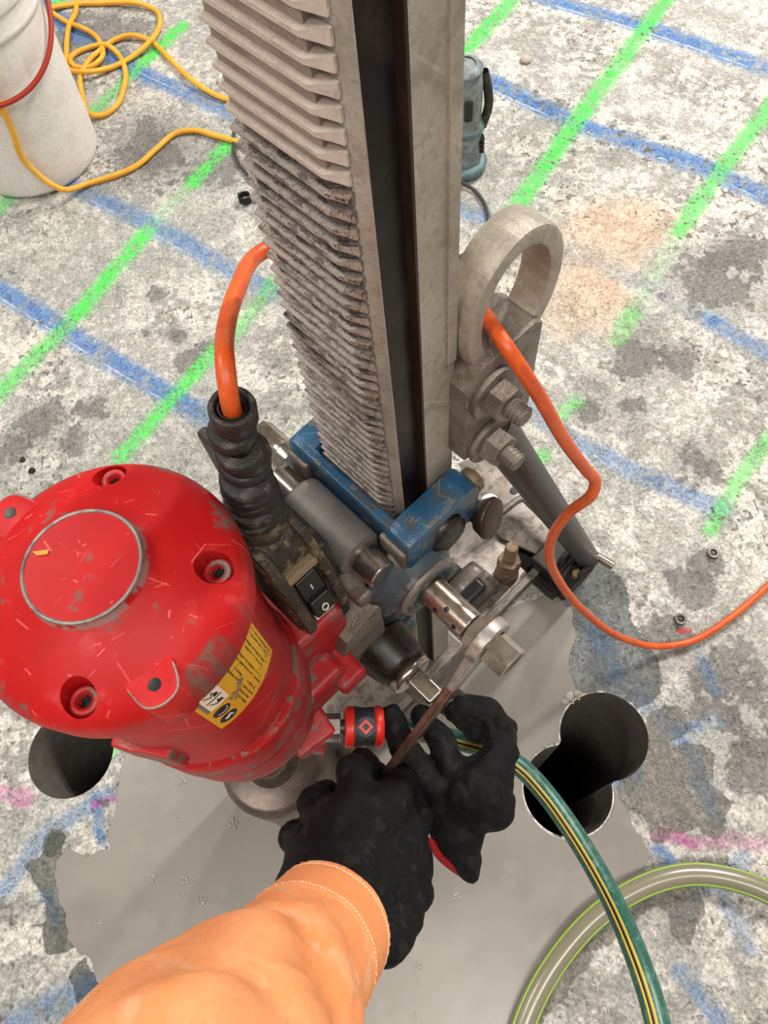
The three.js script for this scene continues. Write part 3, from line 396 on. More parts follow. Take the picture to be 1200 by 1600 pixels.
  part(br, 'tip_bolt', rod(b1.clone().add(V3(0.0, 0.0, -0.01)), b1.clone().add(V3(0.035, 0.004, -0.014)), 0.0065, 0.0065, 18), M.steel);
  const bf = part(stand, 'brace_bracket', [rbox(b1.x - 0.06, b1.x + 0.012, 0.0, 0.05, b1.z - 0.005, b1.z + 0.055, 0.004), rbox(0.0, b1.x, 0.004, 0.018, -0.28, -0.2, 0.003)], M.blackSteel);
  for (const [u, v] of [[886, 868], [915, 893]]) { const p = atL(u, v, 0.058); const g = new THREE.TorusGeometry(0.013, 0.005, 10, 24); g.rotateY(Math.PI / 2); g.translate(p.x, p.y, p.z); part(bf, 'bushing', g, M.rubber); }
  part(bf, 'bolt', rod(atL(900, 900, 0.05), atL(900, 900, 0.05).add(V3(0, 0.012, 0)), 0.007), M.rust);
  // column head bracket with lifting loop
  const bk = part(stand, 'column_bracket', [slab([[-0.0205, 0.625], [-0.088, 0.625], [-0.088, 0.715], [-0.080, 0.722], [-0.032, 0.722], [-0.0205, 0.706]].map(([a, b]) => [a, b]), 0.03, 0.0665, 'zy', 0.0025), rbox(-0.03, 0.04, 0.63, 0.715, -0.06, -0.0245, 0.003)], M.cast, { label: 'grey bracket clamped to the back of the column' });
  for (const [u, v] of [[773, 617], [767, 690]]) {
    const p = onL(u, v, 'x', 0.071);
    const w = part(bk, 'washer', lathe([[0, 0], [0.0185, 0], [0.019, 0.001], [0.019, 0.004], [0.0185, 0.005], [0, 0.005]], V3(0.0662, p.y, p.z), AX, 32), M.cast);
    w.userData.label = 'dusty steel washer';
    part(bk, 'nut', hexbar(V3(0.071, p.y, p.z), V3(0.084, p.y, p.z), 0.023, 0.001), M.cast);
    const st = part(bk, 'bolt_end', rod(V3(0.083, p.y, p.z), V3(0.097, p.y, p.z), 0.0066, 0.0064, 24), M.cast);
    for (let i = 0; i < 4; i++) { const g = new THREE.TorusGeometry(0.0067, 0.0008, 6, 24); g.rotateY(Math.PI / 2); g.translate(0.0858 + i * 0.003, p.y, p.z); part(st, 'thread', g, M.cast); }
  }
  const oval = (rz, ry, n) => Array.from({ length: n }, (_, i) => { const a = i / n * 2 * Math.PI; return [-0.066 + rz * Math.cos(a), 0.746 + ry * Math.sin(a)]; });
  part(stand, 'lifting_loop', slab(oval(0.041, 0.053, 72), 0.037, 0.0605, 'zy', 0.003, [oval(0.0285, 0.040, 64).reverse()]), M.alu, { label: 'flat grey metal loop behind the column' });
}

// ---------------------------------------------------------------- drill motor
const MX = 0.0224, MZ = 0.2073, motor = mthing('core_drill_motor', 'scuffed red core drill motor with yellow warning label and black cable boot', 'drill motor', V3(MX, 0.38, MZ));
{
  const up = V3(0, 1, 0), C = V3(MX, 0, MZ);
  const rev = (prof, seg = 80) => lathe(prof, C, up, seg);
  // end cap with counterbores cut for the screws
  const screws = [[347, 890], [130, 1087], [178, 727]].map(([u, v]) => atL(u, v, 0.742)); 
  { const a = screws.map((p) => Math.atan2(p.z - MZ, p.x - MX)); let far = a[0] + Math.PI; screws.push(V3(MX + 0.056 * Math.cos(far), 0.742, MZ + 0.056 * Math.sin(far))); }
  const capProf = [[0, 0.708], [0.0705, 0.708], [0.0728, 0.711], [0.0735, 0.729], [0.0722, 0.7355], [0.0685, 0.7405], [0.060, 0.7465], [0.050, 0.7518], [0.040, 0.7562], [0.0315, 0.7590], [0.0300, 0.7605], [0.0292, 0.7645], [0.0283, 0.7655], [0, 0.7658]];
  let cap = new Brush(mergeVertices(rev(capProf, 96))); const ev = new Evaluator(); ev.attributes = ['position', 'normal'];
  const holes = screws.map((p) => { const a = Math.atan2(p.z - MZ, p.x - MX), r = 0.0595; return V3(MX + r * Math.cos(a), 0, MZ + r * Math.sin(a)); });
  for (const h of holes) { const c = new THREE.CylinderGeometry(0.0098, 0.0088, 0.06, 28); c.translate(h.x, 0.736 + 0.03, h.z); const b = new Brush(c); b.updateMatrixWorld(); cap.updateMatrixWorld(); cap = ev.evaluate(cap, b, SUBTRACTION); }
  const cg = new THREE.BufferGeometry(); cg.setAttribute('position', cap.geometry.attributes.position.clone()); cg.setAttribute('normal', cap.geometry.attributes.normal.clone()); if (cap.geometry.index) cg.setIndex(cap.geometry.index.clone());
  // paint of the cap seen from above: scratches, pale rubs, bare worn shoulder
  const capS = []; { let q = 77; const r = () => { q = (q * 16807) % 2147483647; return q / 2147483647; }; for (let i = 0; i < 80; i++) { const a = r() * 6.283, R = 0.072 * Math.sqrt(r()), d = r() * 6.283, L = 0.001 + 0.014 * r() * r(); capS.push([R * Math.cos(a), R * Math.sin(a), Math.cos(d) * L, Math.sin(d) * L, 0.00012 + 0.00035 * r(), 0.3 + 0.7 * r()]); } }
  const CN = 768, CS = 0.16, lay = new Float32Array(CN * CN);
  for (const [x, y, dx, dy, w, k] of capS) for (let i = 0; i <= 60; i++) { const px = ((x + dx * i / 60) / CS + 0.5) * CN, py = ((y + dy * i / 60) / CS + 0.5) * CN, rr = Math.max(0.7, w / CS * CN); for (let a = -2; a <= 2; a++) for (let b = -2; b <= 2; b++) { const X = Math.round(px) + a, Y = Math.round(py) + b; if (a * a + b * b <= rr * rr && X >= 0 && Y >= 0 && X < CN && Y < CN) lay[Y * CN + X] = Math.max(lay[Y * CN + X], k); } }
  const capTex = dataTex(CN, CN, (u, v) => {
    const x = (u - 0.5) * CS, y = (v - 0.5) * CS, r = Math.hypot(x, y), n = fbm(x * 60 + 9, y * 60, 4, 301), m = fbm(x * 200, y * 200, 3, 302), big = fbm(x * 22 + 4, y * 22, 3, 303);
    let c = mix3([176, 14, 17], [194, 24, 26], n); c = mix3(c, [205, 92, 86], 0.5 * sstep(0.55, 0.75, n) * sstep(0.4, 0.7, m));
    c = mix3(c, [116, 92, 82], 0.85 * sstep(0.0655, 0.0685, r) * sstep(0.50, 0.58, big * 0.6 + n * 0.4) * (0.5 + 0.5 * sstep(0.4, 0.6, m)));
    c = mix3(c, [128, 84, 76], 0.7 * sstep(0.63, 0.68, n * 0.5 + m * 0.5) * sstep(0.5, 0.6, big));
    c = mix3(c, [150, 140, 132], 0.8 * sstep(0.0022, 0.0008, Math.abs(r - 0.0295)) * sstep(0.3, 0.5, m));
    c = mix3(c, [232, 130, 120], 0.75 * lay[Math.min(CN - 1, Math.floor(v * CN)) * CN + Math.min(CN - 1, Math.floor(u * CN))]); return c;
  }); 
  { const p = cg.attributes.position, uv = new Float32Array(p.count * 2); for (let i = 0; i < p.count; i++) { uv[2 * i] = (p.getX(i) - MX) / CS + 0.5; uv[2 * i + 1] = (p.getZ(i) - MZ) / CS + 0.5; } cg.setAttribute('uv', new THREE.BufferAttribute(uv, 2)); }
  M.cap = phy({ map: capTex, roughness: 0.5, specularIntensity: 0.55 });
  const capM = part(motor, 'end_cap', cg, M.cap, { uv: 'own', label: 'domed red end cap with worn round boss' });
  const ring = new THREE.TorusGeometry(0.0291, 0.0011, 8, 72); ring.rotateX(Math.PI / 2); ring.translate(MX, 0.7652, MZ); part(capM, 'worn_rim', ring, M.bare, { label: 'paint-worn grey rim of the cap boss' });
  for (const h of holes) {
    const s = part(capM, 'cap_screw', lathe([[0.0036, 0.733], [0.0036, 0.7402], [0.0064, 0.7406], [0.0072, 0.7398], [0.0072, 0.733]], V3(h.x, 0, h.z), up, 28), M.redLow);
    part(s, 'socket', rod(V3(h.x, 0.7345, h.z), V3(h.x, 0.7365, h.z), 0.0036, 0.0036, 6, 0.0002), M.black);
  }
  const chip = new THREE.BufferGeometry(); { const p = (u, v) => onL(u, v, 'y', 0.7662); chip.setAttribute('position', new THREE.Float32BufferAttribute([p(50, 862), p(77, 858), p(74, 866), p(50, 862), p(74, 866), p(58, 868)].flatMap((k) => [k.x, k.y, k.z]), 3)); chip.computeVertexNormals(); }
  part(capM, 'paint_fleck', chip, std({ color: 0xc99a3a, roughness: 0.6 }), { label: 'small ochre paint fleck' });
  for (const [u, v] of [[232, 1040], [6, 795]]) {
    const p = atL(u, v, 0.738), a = Math.atan2(p.z - MZ, p.x - MX), ca = Math.cos(a), sa = Math.sin(a), T = (r, t) => [MX + r * ca - t * sa, MZ + r * sa + t * ca];
    const lug = part(capM, 'lug', slab(smooth([[0.046, 0.012], [0.064, 0.0125], [0.0745, 0.008], [0.0765, 0], [0.0745, -0.008], [0.064, -0.0125], [0.046, -0.012]], 48).map(([r, t]) => T(r, t)), 0.712, 0.7475, 'xz', 0.002), M.red);
    const [hx, hz] = T(0.0655, 0); part(lug, 'lug_hole', rod(V3(hx, 0.7465, hz), V3(hx, 0.7478, hz), 0.0033, 0.0033, 20, 0.0003), M.black);
    const e = lug; part(e, 'worn_edge', tube(smooth([[0.06, 0.0118], [0.0725, 0.0085], [0.0758, 0], [0.0725, -0.0085], [0.06, -0.0118], [0.0725, -0.0086], [0.0757, 0], [0.0725, 0.0086]], 40).map(([r, t]) => { const k = T(r, t); return V3(k[0], 0.7465, k[1]); }), 0.0008, 40, 6), M.bare);
  }
  part(motor, 'motor_body', rev([[0, 0.55], [0.0635, 0.55], [0.0648, 0.553], [0.0648, 0.60], [0.0648, 0.66], [0.0648, 0.703], [0.063, 0.7085], [0, 0.7085]]), M.red);
  part(motor, 'cap_seam', rev([[0.0635, 0.7025], [0.0690, 0.7040], [0.0712, 0.7065], [0.0712, 0.7085], [0.0635, 0.7085], [0.0635, 0.7025]]), M.bare);
  part(motor, 'gearbox', [rev([[0, 0.384], [0.042, 0.384], [0.049, 0.388], [0.056, 0.40], [0.062, 0.425], [0.0655, 0.44], [0.0668, 0.455], [0.0668, 0.49], [0.0655, 0.4935], [0.0640, 0.495], [0.0640, 0.498], [0.0672, 0.4995], [0.0688, 0.503], [0.0688, 0.538], [0.067, 0.5435], [0.0635, 0.545], [0.0635, 0.551], [0, 0.551]]),
    rbox(MX - 0.045, MX + 0.03, 0.41, 0.53, 0.099, 0.16, 0.006), rbox(0.03, 0.074, 0.43, 0.475, 0.125, 0.175, 0.007), rbox(0.038, 0.084, 0.44, 0.462, 0.112, 0.14, 0.005)], M.redLow, { label: 'dusty red gearbox with seams' });
  // flat bosses low on the body
  { const p = onL(225, 1150, 'y', 0.62), a = Math.atan2(p.z - MZ, p.x - MX), g = rbox(-0.006, 0.006, -0.02, 0.02, -0.02, 0.02, 0.003); g.rotateY(-a); g.translate(MX + 0.063 * Math.cos(a), 0.60, MZ + 0.063 * Math.sin(a)); part(motor, 'side_boss', g, M.redLow); }
  part(motor, 'spindle', [rod(V3(0.0183, 0.2, 0.2344), V3(0.0183, 0.39, 0.2344), 0.016), hexbar(V3(0.0183, 0.25, 0.2344), V3(0.0183, 0.29, 0.2344), 0.041)], M.steel);
  part(motor, 'mount_plate', rbox(-0.09, 0.045, 0.42, 0.632, 0.0895, 0.099, 0.003), M.rubber, { label: 'black mounting plate between motor and carriage' });

  // yellow warning label wrapped on the body
  {
    const R = 0.0652, hit = (u, v) => { const a = W2L(at(u, v, 0.8)), b = W2L(at(u, v, 0.4)), dx = b.x - a.x, dz = b.z - a.z, ox = a.x - MX, oz = a.z - MZ, A = dx * dx + dz * dz, B = ox * dx + oz * dz, Cc = ox * ox + oz * oz - R * R, t = (-B - Math.sqrt(Math.max(0, B * B - A * Cc))) / A, p = a.clone().lerp(b, t); return [Math.atan2(p.z - MZ, p.x - MX), p.y]; };
    const cs = [[388, 978], [430, 1012], [345, 1133], [284, 1104]].map(([u, v]) => hit(u, v));
    const t0 = (cs[0][0] + cs[1][0]) / 2, t1 = (cs[2][0] + cs[3][0]) / 2, y0 = Math.min(0.7015, (cs[0][1] + cs[3][1]) / 2), y1 = Math.max(0.556, (cs[1][1] + cs[2][1]) / 2);
    const cv = document.createElement('canvas'); cv.width = 640; cv.height = 300; const x = cv.getContext('2d');   // u runs along the girth, v up the body
    x.fillStyle = '#e2ac1e'; x.fillRect(0, 0, 640, 300);
    let s = 3; const r = () => { s = (s * 16807) % 2147483647; return s / 2147483647; };
    x.fillStyle = '#2c2412';
    for (const [cx, y, n] of [[24, 22, 250], [56, 40, 200], [112, 10, 240], [146, 10, 230], [206, 20, 240], [240, 10, 270], [292, 44, 70], [292, 180, 90], [330, 6, 110], [330, 170, 110], [364, 170, 100], [398, 175, 90]]) { let k = y; while (k < y + n) { const w = 3 + r() * 6; x.fillRect(cx, k, 9 + r() * 8, w); k += w + 2 + (r() < 0.18 ? 8 : 0); } }
    x.fillStyle = '#f4efe2'; x.fillRect(440, 14, 150, 118); x.strokeStyle = '#16161a'; x.lineWidth = 7;
    x.beginPath(); x.moveTo(470, 60); x.lineTo(500, 30); x.lineTo(520, 52); x.lineTo(560, 30); x.moveTo(470, 120); x.lineTo(500, 92); x.lineTo(520, 114); x.lineTo(560, 88); x.moveTo(455, 74); x.lineTo(570, 74); x.stroke();
    x.fillStyle = '#16161a'; x.fillRect(470, 44, 34, 20); x.fillRect(474, 98, 36, 18); x.fillStyle = '#7c7a76'; x.fillRect(590, 14, 24, 118); x.fillStyle = '#16161a'; x.fillRect(588, 14, 4, 118);
    for (const yy of [180, 248]) { x.fillStyle = '#1a2238'; x.beginPath(); x.ellipse(540, yy, 66, 29, 0, 0, 7); x.fill(); x.strokeStyle = '#f4efe2'; x.lineWidth = 5; x.beginPath(); if (yy < 200) { x.ellipse(540, yy, 44, 15, 0, 0.5, 3.6); x.stroke(); } else { x.fillStyle = '#f4efe2'; x.fillRect(512, yy - 12, 28, 14); x.fillRect(534, yy - 4, 34, 14); x.fillRect(500, yy + 2, 20, 8); } }
    x.fillStyle = '#80695a'; for (let k = 0; k < 60; k++) { const a = r(), b = r(); x.globalAlpha = 0.75; x.fillRect(300 + a * 150, 110 + a * 30 + b * (30 + a * 40), 8 + r() * 18, 5 + r() * 9); }
    for (let k = 0; k < 24; k++) { x.globalAlpha = 0.6; x.fillRect(30 + r() * 260, 215 + r() * 80, 6 + r() * 22, 3 + r() * 8); }
    x.globalAlpha = 1; x.strokeStyle = '#4a3a20'; x.lineWidth = 3; x.beginPath(); x.moveTo(250, 60); x.lineTo(330, 40); x.stroke();
    const tex = new THREE.CanvasTexture(cv); tex.colorSpace = THREE.SRGBColorSpace;
    const nA = 30, P = [], U = [], I = [];
    for (let i = 0; i <= nA; i++) for (let j = 0; j < 2; j++) { const a = lerp(t0, t1, i / nA), y = j ? y1 : y0; P.push(MX + R * Math.cos(a), y, MZ + R * Math.sin(a)); U.push(i / nA, 1 - j); }
    for (let i = 0; i < nA; i++) { const k = i * 2; t1 > t0 ? I.push(k, k + 2, k + 1, k + 1, k + 2, k + 3) : I.push(k, k + 1, k + 2, k + 1, k + 3, k + 2); }
    const g = new THREE.BufferGeometry(); g.setAttribute('position', new THREE.Float32BufferAttribute(P, 3)); g.setAttribute('uv', new THREE.Float32BufferAttribute(U, 2)); g.setIndex(I); g.computeVertexNormals();
    part(motor, 'warning_label', g, std({ map: tex, roughness: 0.45, side: THREE.DoubleSide }), { uv: 'own', label: 'yellow warning label with black print and pictograms' });
  }
  // switch housing
  const guard = (z0, z1) => slab(smooth([[0.022, 0.664], [0.040, 0.664], [0.052, 0.643], [0.0655, 0.586], [0.064, 0.572], [0.054, 0.568], [0.038, 0.62]], 60), z0, z1, 'xy', 0.002);
  const sw = part(motor, 'switch_housing', [slab(smooth([[-0.014, 0.60], [-0.014, 0.655], [-0.008, 0.668], [0.022, 0.668], [0.036, 0.661], [0.045, 0.640], [0.0575, 0.588], [0.056, 0.562], [0.04, 0.555], [-0.005, 0.555]], 80), 0.1, 0.138, 'xy', 0.004), guard(0.0985, 0.1055), guard(0.1285, 0.1365)], M.muddy, { label: 'mud-caked black switch housing' });
  const sd = V3(0.015, -0.062, 0).normalize(), sn = V3(0.062, 0.015, 0).normalize(), sc = V3(0.0535, 0.609, 0.117);
  const onSlope = (g, a, n, z) => { const m = new THREE.Matrix4().makeBasis(sd, sn, V3(0, 0, 1).copy(new THREE.Vector3().crossVectors(sd, sn))); g.applyMatrix4(m); const p = sc.clone().addScaledVector(sd, a).addScaledVector(sn, n); g.translate(p.x, p.y, p.z + z); return g; };
  const rk = part(sw, 'rocker_switch', [onSlope(rbox(-0.022, 0.022, -0.006, 0.004, -0.0095, 0.0095, 0.002), 0, 0, 0), onSlope(rbox(0.002, 0.022, 0, 0.0075, -0.0088, 0.0088, 0.002), 0, 0, 0)], M.black, { label: 'black rocker switch marked I and 0' });
  { const z = new THREE.TorusGeometry(0.0026, 0.0006, 8, 24); z.scale(1.35, 0.9, 1); z.rotateX(-Math.PI / 2); part(rk, 'zero_mark', onSlope(z, 0.0145, 0.0078, 0), M.white); part(rk, 'on_mark', onSlope(rbox(-0.0028, 0.0028, 0, 0.0006, -0.0005, 0.0005, 0.0002), -0.010, 0.0042, 0), M.white); }
  part(sw, 'mud_ridge', [onSlope(rbox(-0.0035, 0.0035, -0.002, 0.006, -0.017, 0.015, 0.002), -0.030, 0.0, 0)], M.mud, { label: 'dried mud ridge above the switch' });
  part(sw, 'base_tab', onSlope(rbox(-0.004, 0.004, -0.006, 0, -0.0085, 0.0085, 0.001), 0.030, 0.0, 0), M.white);
  part(sw, 'boss_ring', lathe([[0.012, 0.655], [0.0195, 0.655], [0.0205, 0.66], [0.0195, 0.676], [0.018, 0.684], [0.012, 0.684]], V3(0.014, 0, 0.1165), up, 36), M.muddy);
  // cable boot
  const b0 = V3(0.0145, 0.676, 0.1165), b1 = V3(0.0275, 0.797, 0.1065), bd = b1.clone().sub(b0), BL = bd.length();
  const boot = part(motor, 'cable_boot', lathe([[0, 0], [0.0135, 0], [0.0098, BL * 0.5], [0.0072, BL - 0.014], [0.0072, BL - 0.001], [0.0062, BL - 0.001], [0.0062, BL - 0.02], [0, BL - 0.02]], b0, bd, 32), M.rubber, { label: 'ribbed black rubber cable boot' });
  for (let i = 0; i < 9; i++) { const t = i / 9.2, R = lerp(0.0185, 0.0118, t), h = BL * 0.052, a = BL * (0.01 + t * 0.86); part(boot, 'boot_rib', lathe([[0.007, a], [R - 0.0018, a], [R, a + 0.0015], [R - 0.0006, a + h], [R - 0.002, a + h + 0.0012], [0.007, a + h + 0.0012]], b0, bd.clone().add(V3(0.004 * Math.sin(i * 2.1), 0, 0.004 * Math.cos(i * 1.7))), 32), M.rubber); }
  part(boot, 'boot_collar', lathe([[0.0072, BL - 0.0135], [0.0112, BL - 0.013], [0.0118, BL - 0.011], [0.0118, BL - 0.001], [0.0112, BL + 0.0005], [0.0090, BL + 0.0005], [0.0084, BL - 0.001], [0.0076, BL - 0.008]], b0, bd, 36), M.rubber);
  // power cable round the back of the column and out over the floor
  const cp = [V3(0.0265, 0.785, 0.1075), V3(0.0275, 0.80, 0.1065), onL(352, 572, 'z', 0.098), onL(352, 520, 'z', 0.082), onL(370, 455, 'z', 0.055), onL(412, 392, 'z', 0.015), V3(-0.046, 0.762, -0.025), V3(-0.010, 0.765, -0.052), onL(708, 430, 'z', -0.052), onL(742, 470, 'z', -0.064), atL(790, 540, 0.737), atL(840, 615, 0.70), atL(880, 685, 0.64), atL(915, 733, 0.58), atL(930, 752, 0.555), atL(925, 772, 0.54), atL(890, 800, 0.50), atL(866, 832, 0.455), atL(858, 868, 0.40), atL(876, 912, 0.31), atL(920, 962, 0.18), atL(975, 998, 0.07), atL(1030, 1010, 0.02), atL(1085, 1000, 0.011), atL(1140, 966, 0.011), atL(1200, 915, 0.011), atL(1260, 850, 0.011), atL(1330, 800, 0.011)];
  part(motor, 'power_cable', tube(cp, 0.0048, 320, 16), M.cableOrange, { label: 'thick orange power cable looping behind the column' });
  // water valve
  const wv = part(motor, 'water_valve', [orient(rbox(-0.015, 0.015, 0, 0.04, -0.017, 0.017, 0.004), onL(455, 1165, 'y', 0.41), L2Wdir(at(497, 1118, 0.42), at(440, 1160, 0.42))), rod(onL(430, 1150, 'y', 0.42), onL(470, 1140, 'y', 0.42), 0.018)], M.redLow);
  part(wv, 'valve_lever', orient(rbox(-0.006, 0.006, -0.006, 0.02, -0.007, 0.007, 0.002), onL(490, 1150, 'y', 0.40), V3(0.4, -0.8, 0.2)), M.redLow);
}
function L2Wdir(a, b) { return W2L(a).sub(W2L(b)); }
const valveEnd = at(500, 1137, 0.415);

// ---------------------------------------------------------------- core bit
{
  const c = L2W(V3(0.0183, 0.002, 0.2344)), t = thing('core_bit', 'muddy steel core bit spinning ring under the red motor'.replace('spinning ring', 'barrel'), 'core bit', c);
  part(t, 'barrel', lathe([[0.058, 0], [0.0615, 0], [0.0615, 0.178], [0.060, 0.186], [0.052, 0.193], [0.020, 0.197], [0, 0.197]], c, YAX, 72), M.bit);
  part(t, 'hub', lathe([[0, 0.19], [0.03, 0.19], [0.03, 0.199], [0.022, 0.203], [0.022, 0.23], [0, 0.23]], c, YAX, 48), M.bit);
}

// ---------------------------------------------------------------- wrench
{
  const bx = 0.150, a = V3(bx, 0.535, 0.042), b = V3(bx, 0.36, 0.212), d = b.clone().sub(a).normalize();
  const t = mthing('wrench', 'flat ring wrench with coppery handle fitted on the crank shaft', 'wrench', a);
  const ring = lathe([[0.0138, -0.0052], [0.0195, -0.0052], [0.0205, -0.004], [0.0205, 0.004], [0.0195, 0.0052], [0.0138, 0.0052]], a, AX, 40);
  part(t, 'ring_head', [ring], M.wrench);
  const sec = (s, w, h) => { const n = new THREE.Vector3().crossVectors(d, AX).normalize(), c = a.clone().addScaledVector(d, s); return Array.from({ length: 16 }, (_, i) => { const q = i / 16 * 2 * Math.PI, e = (k) => Math.sign(k) * Math.pow(Math.abs(k), 0.45); return c.clone().addScaledVector(AX, w * e(Math.cos(q))).addScaledVector(n, h * e(Math.sin(q))); }); };
  const loft = (S) => { const P = [], I = []; S.forEach((r) => r.forEach((p) => P.push(p.x, p.y, p.z))); for (let i = 0; i + 1 < S.length; i++) for (let j = 0; j < 16; j++) { const k = (j + 1) % 16; I.push(i * 16 + j, (i + 1) * 16 + j, i * 16 + k, i * 16 + k, (i + 1) * 16 + j, (i + 1) * 16 + k); } const g = new THREE.BufferGeometry(); g.setAttribute('position', new THREE.Float32BufferAttribute(P, 3)); g.setIndex(I); g.computeVertexNormals(); return g; };
  part(t, 'neck', loft([sec(0.016, 0.0054, 0.012), sec(0.03, 0.0054, 0.0095), sec(0.046, 0.0046, 0.0075), sec(0.052, 0.0042, 0.0068)]), M.wrench);
  part(t, 'handle', loft([sec(0.05, 0.0042, 0.0068), sec(0.06, 0.0040, 0.0064), sec(0.15, 0.0044, 0.0066), sec(0.24, 0.0048, 0.007), sec(0.241, 0.0001, 0.0001)]), M.copper, { label: 'coppery wrench handle' });
}

// ---------------------------------------------------------------- hose coupling, hoses
{
  const p0 = at(500, 1137, 0.415), p1 = at(606, 1135, 0.405), d = p1.clone().sub(p0).normalize(), t = thing('garden_hose', 'dark green garden hose with yellow stripes and red and grey coupling', 'hose', p0), L = p0.distanceTo(p1);
  const ln = (prof, seg = 40) => lathe(prof, p0, d, seg);
  part(t, 'nipple', [ln([[0, 0], [0.007, 0], [0.007, L * 0.38], [0, L * 0.38]]), hexbar(p0.clone().addScaledVector(d, 0.004), p0.clone().addScaledVector(d, L * 0.3), 0.021)], M.chrome);
  const a = L * 0.36, e = L * 0.92, w = e - a;
  const cp = part(t, 'coupling', ln([[0, a], [0.0155, a], [0.0172, a + 0.002], [0.0178, a + w * 0.3], [0.0165, a + w * 0.5], [0.0172, a + w * 0.75], [0.0178, e - 0.003], [0.016, e], [0, e]]), M.couplingGrey, { label: 'red and dark grey hose coupling' });
  part(cp, 'red_band', ln([[0.0156, a - 0.0003], [0.0178, a + 0.0015], [0.0183, a + w * 0.2], [0.0178, a + w * 0.24], [0.015, a + w * 0.24]]), M.couplingRed);
  part(cp, 'red_band', ln([[0.015, a + w * 0.78], [0.0176, a + w * 0.78], [0.0183, a + w * 0.85], [0.0178, e - 0.001], [0.0156, e + 0.0005]]), M.couplingRed);
  const up = YAX.clone().addScaledVector(d, -d.y).normalize(), sd = new THREE.Vector3().crossVectors(d, up), toCam = V3(0, CAMH, 0).sub(p0); toCam.addScaledVector(d, -toCam.dot(d)).normalize(); const td = new THREE.Vector3().crossVectors(d, toCam);
  const put = (g, n) => { g.applyMatrix4(new THREE.Matrix4().makeBasis(d, toCam, new THREE.Vector3().crossVectors(d, toCam))); const c = p0.clone().addScaledVector(d, a + w * 0.52).addScaledVector(toCam, n); g.translate(c.x, c.y, c.z); return g; };
  { const g = new THREE.CylinderGeometry(0.0065, 0.0065, 0.0026, 4); g.rotateY(0); const h = new THREE.CylinderGeometry(0.0034, 0.0034, 0.003, 4); const o = new THREE.CylinderGeometry(0.0085, 0.0085, 0.002, 32); part(cp, 'round_badge', put(o, 0.0159), M.couplingGrey); part(cp, 'diamond_mark', put(g, 0.0163), M.couplingRed); part(cp, 'diamond_core', put(h, 0.0168), M.couplingGrey); }
  const pts = [p1.clone().addScaledVector(d, -0.012), at(640, 1140, 0.385), at(720, 1158, 0.362), at(775, 1175, 0.352), at(815, 1200, 0.35), at(855, 1243, 0.35), at(902, 1310, 0.36), at(950, 1393, 0.38), at(990, 1482, 0.41), at(1020, 1570, 0.43), at(1040, 1660, 0.44), at(1060, 1800, 0.36), at(1090, 1960, 0.2)];
  const cur = new THREE.CatmullRomCurve3(pts, false, 'centripetal'), N = 200, fr = cur.computeFrenetFrames(N, false), R = 0.0093;
  const hose = part(t, 'hose', new THREE.TubeGeometry(cur, N, R, 20), std({ map: worn(0x1d5a4c, { dark: 0x174a40, light: 0x26695a, grime: 0x9aa8a0, grimeAmt: 0.45, speck: 0.3, m: 0.08, size: 256, seed: 80 }), roughness: 0.35 }), { label: 'dark green striped garden hose' });
  // stripes lie along the upper side of the hose
  for (const [off, rad, mat] of [[-0.10, 0.0013, M.hoseYellow], [-0.52, 0.0013, M.hoseYellow], [-0.31, 0.0012, M.black]]) {
    const P = []; for (let i = 0; i <= N; i++) { const p = cur.getPointAt(i / N), tg = cur.getTangentAt(i / N), v = V3(0, CAMH, 0).sub(at(900, 1300, 0.36)).normalize(); const n = v.addScaledVector(tg, -v.dot(tg)).normalize(), b = new THREE.Vector3().crossVectors(tg, n); P.push(p.addScaledVector(n, (R - rad * 0.55) * Math.cos(off)).addScaledVector(b, -(R - rad * 0.55) * Math.sin(off))); }
    part(hose, 'stripe', tube(P, rad, 200, 8), mat);
  }
}
{
  const px = [[1300, 1460], [1240, 1418], [1190, 1390], [1140, 1373], [1090, 1366], [1040, 1372], [985, 1394], [930, 1432], [885, 1480], [845, 1540], [815, 1610], [795, 1700], [790, 1800]], pts = px.map(([u, v]) => at(u, v, 0.0145));
  const t = thing('clear_hose', 'clear braided hose with lime green stripes curving across the wet floor', 'hose', pts[6].clone().setY(0));
  const braid = dataTex(256, 256, (u, v) => { const a = Math.abs(Math.sin((u * 8 + v * 8) * Math.PI)), b = Math.abs(Math.sin((u * 8 - v * 8) * Math.PI)); const k = Math.max(sstep(0.85, 0.97, a), sstep(0.85, 0.97, b)); return mix3([118, 112, 90], [168, 162, 140], k * 0.8); }); braid.repeat.set(60, 2);
  const cur = new THREE.CatmullRomCurve3(pts, false, 'centripetal'), g = new THREE.TubeGeometry(cur, 200, 0.0142, 20);
  const h = part(t, 'hose', g, phy({ map: braid, roughness: 0.25, clearcoat: 0.6, clearcoatRoughness: 0.2 }), { uv: 'own' });
  for (const sgn of [-1, 1]) { const P = []; for (let i = 0; i <= 120; i++) { const p = cur.getPointAt(i / 120), tg = cur.getTangentAt(i / 120), b = new THREE.Vector3().crossVectors(tg, YAX).normalize(); P.push(p.addScaledVector(b, sgn * 0.0115).add(V3(0, 0.0072, 0))); } part(h, 'stripe', tube(P, 0.0017, 200, 8), std({ color: 0x8fb83a, roughness: 0.35 })); }
}

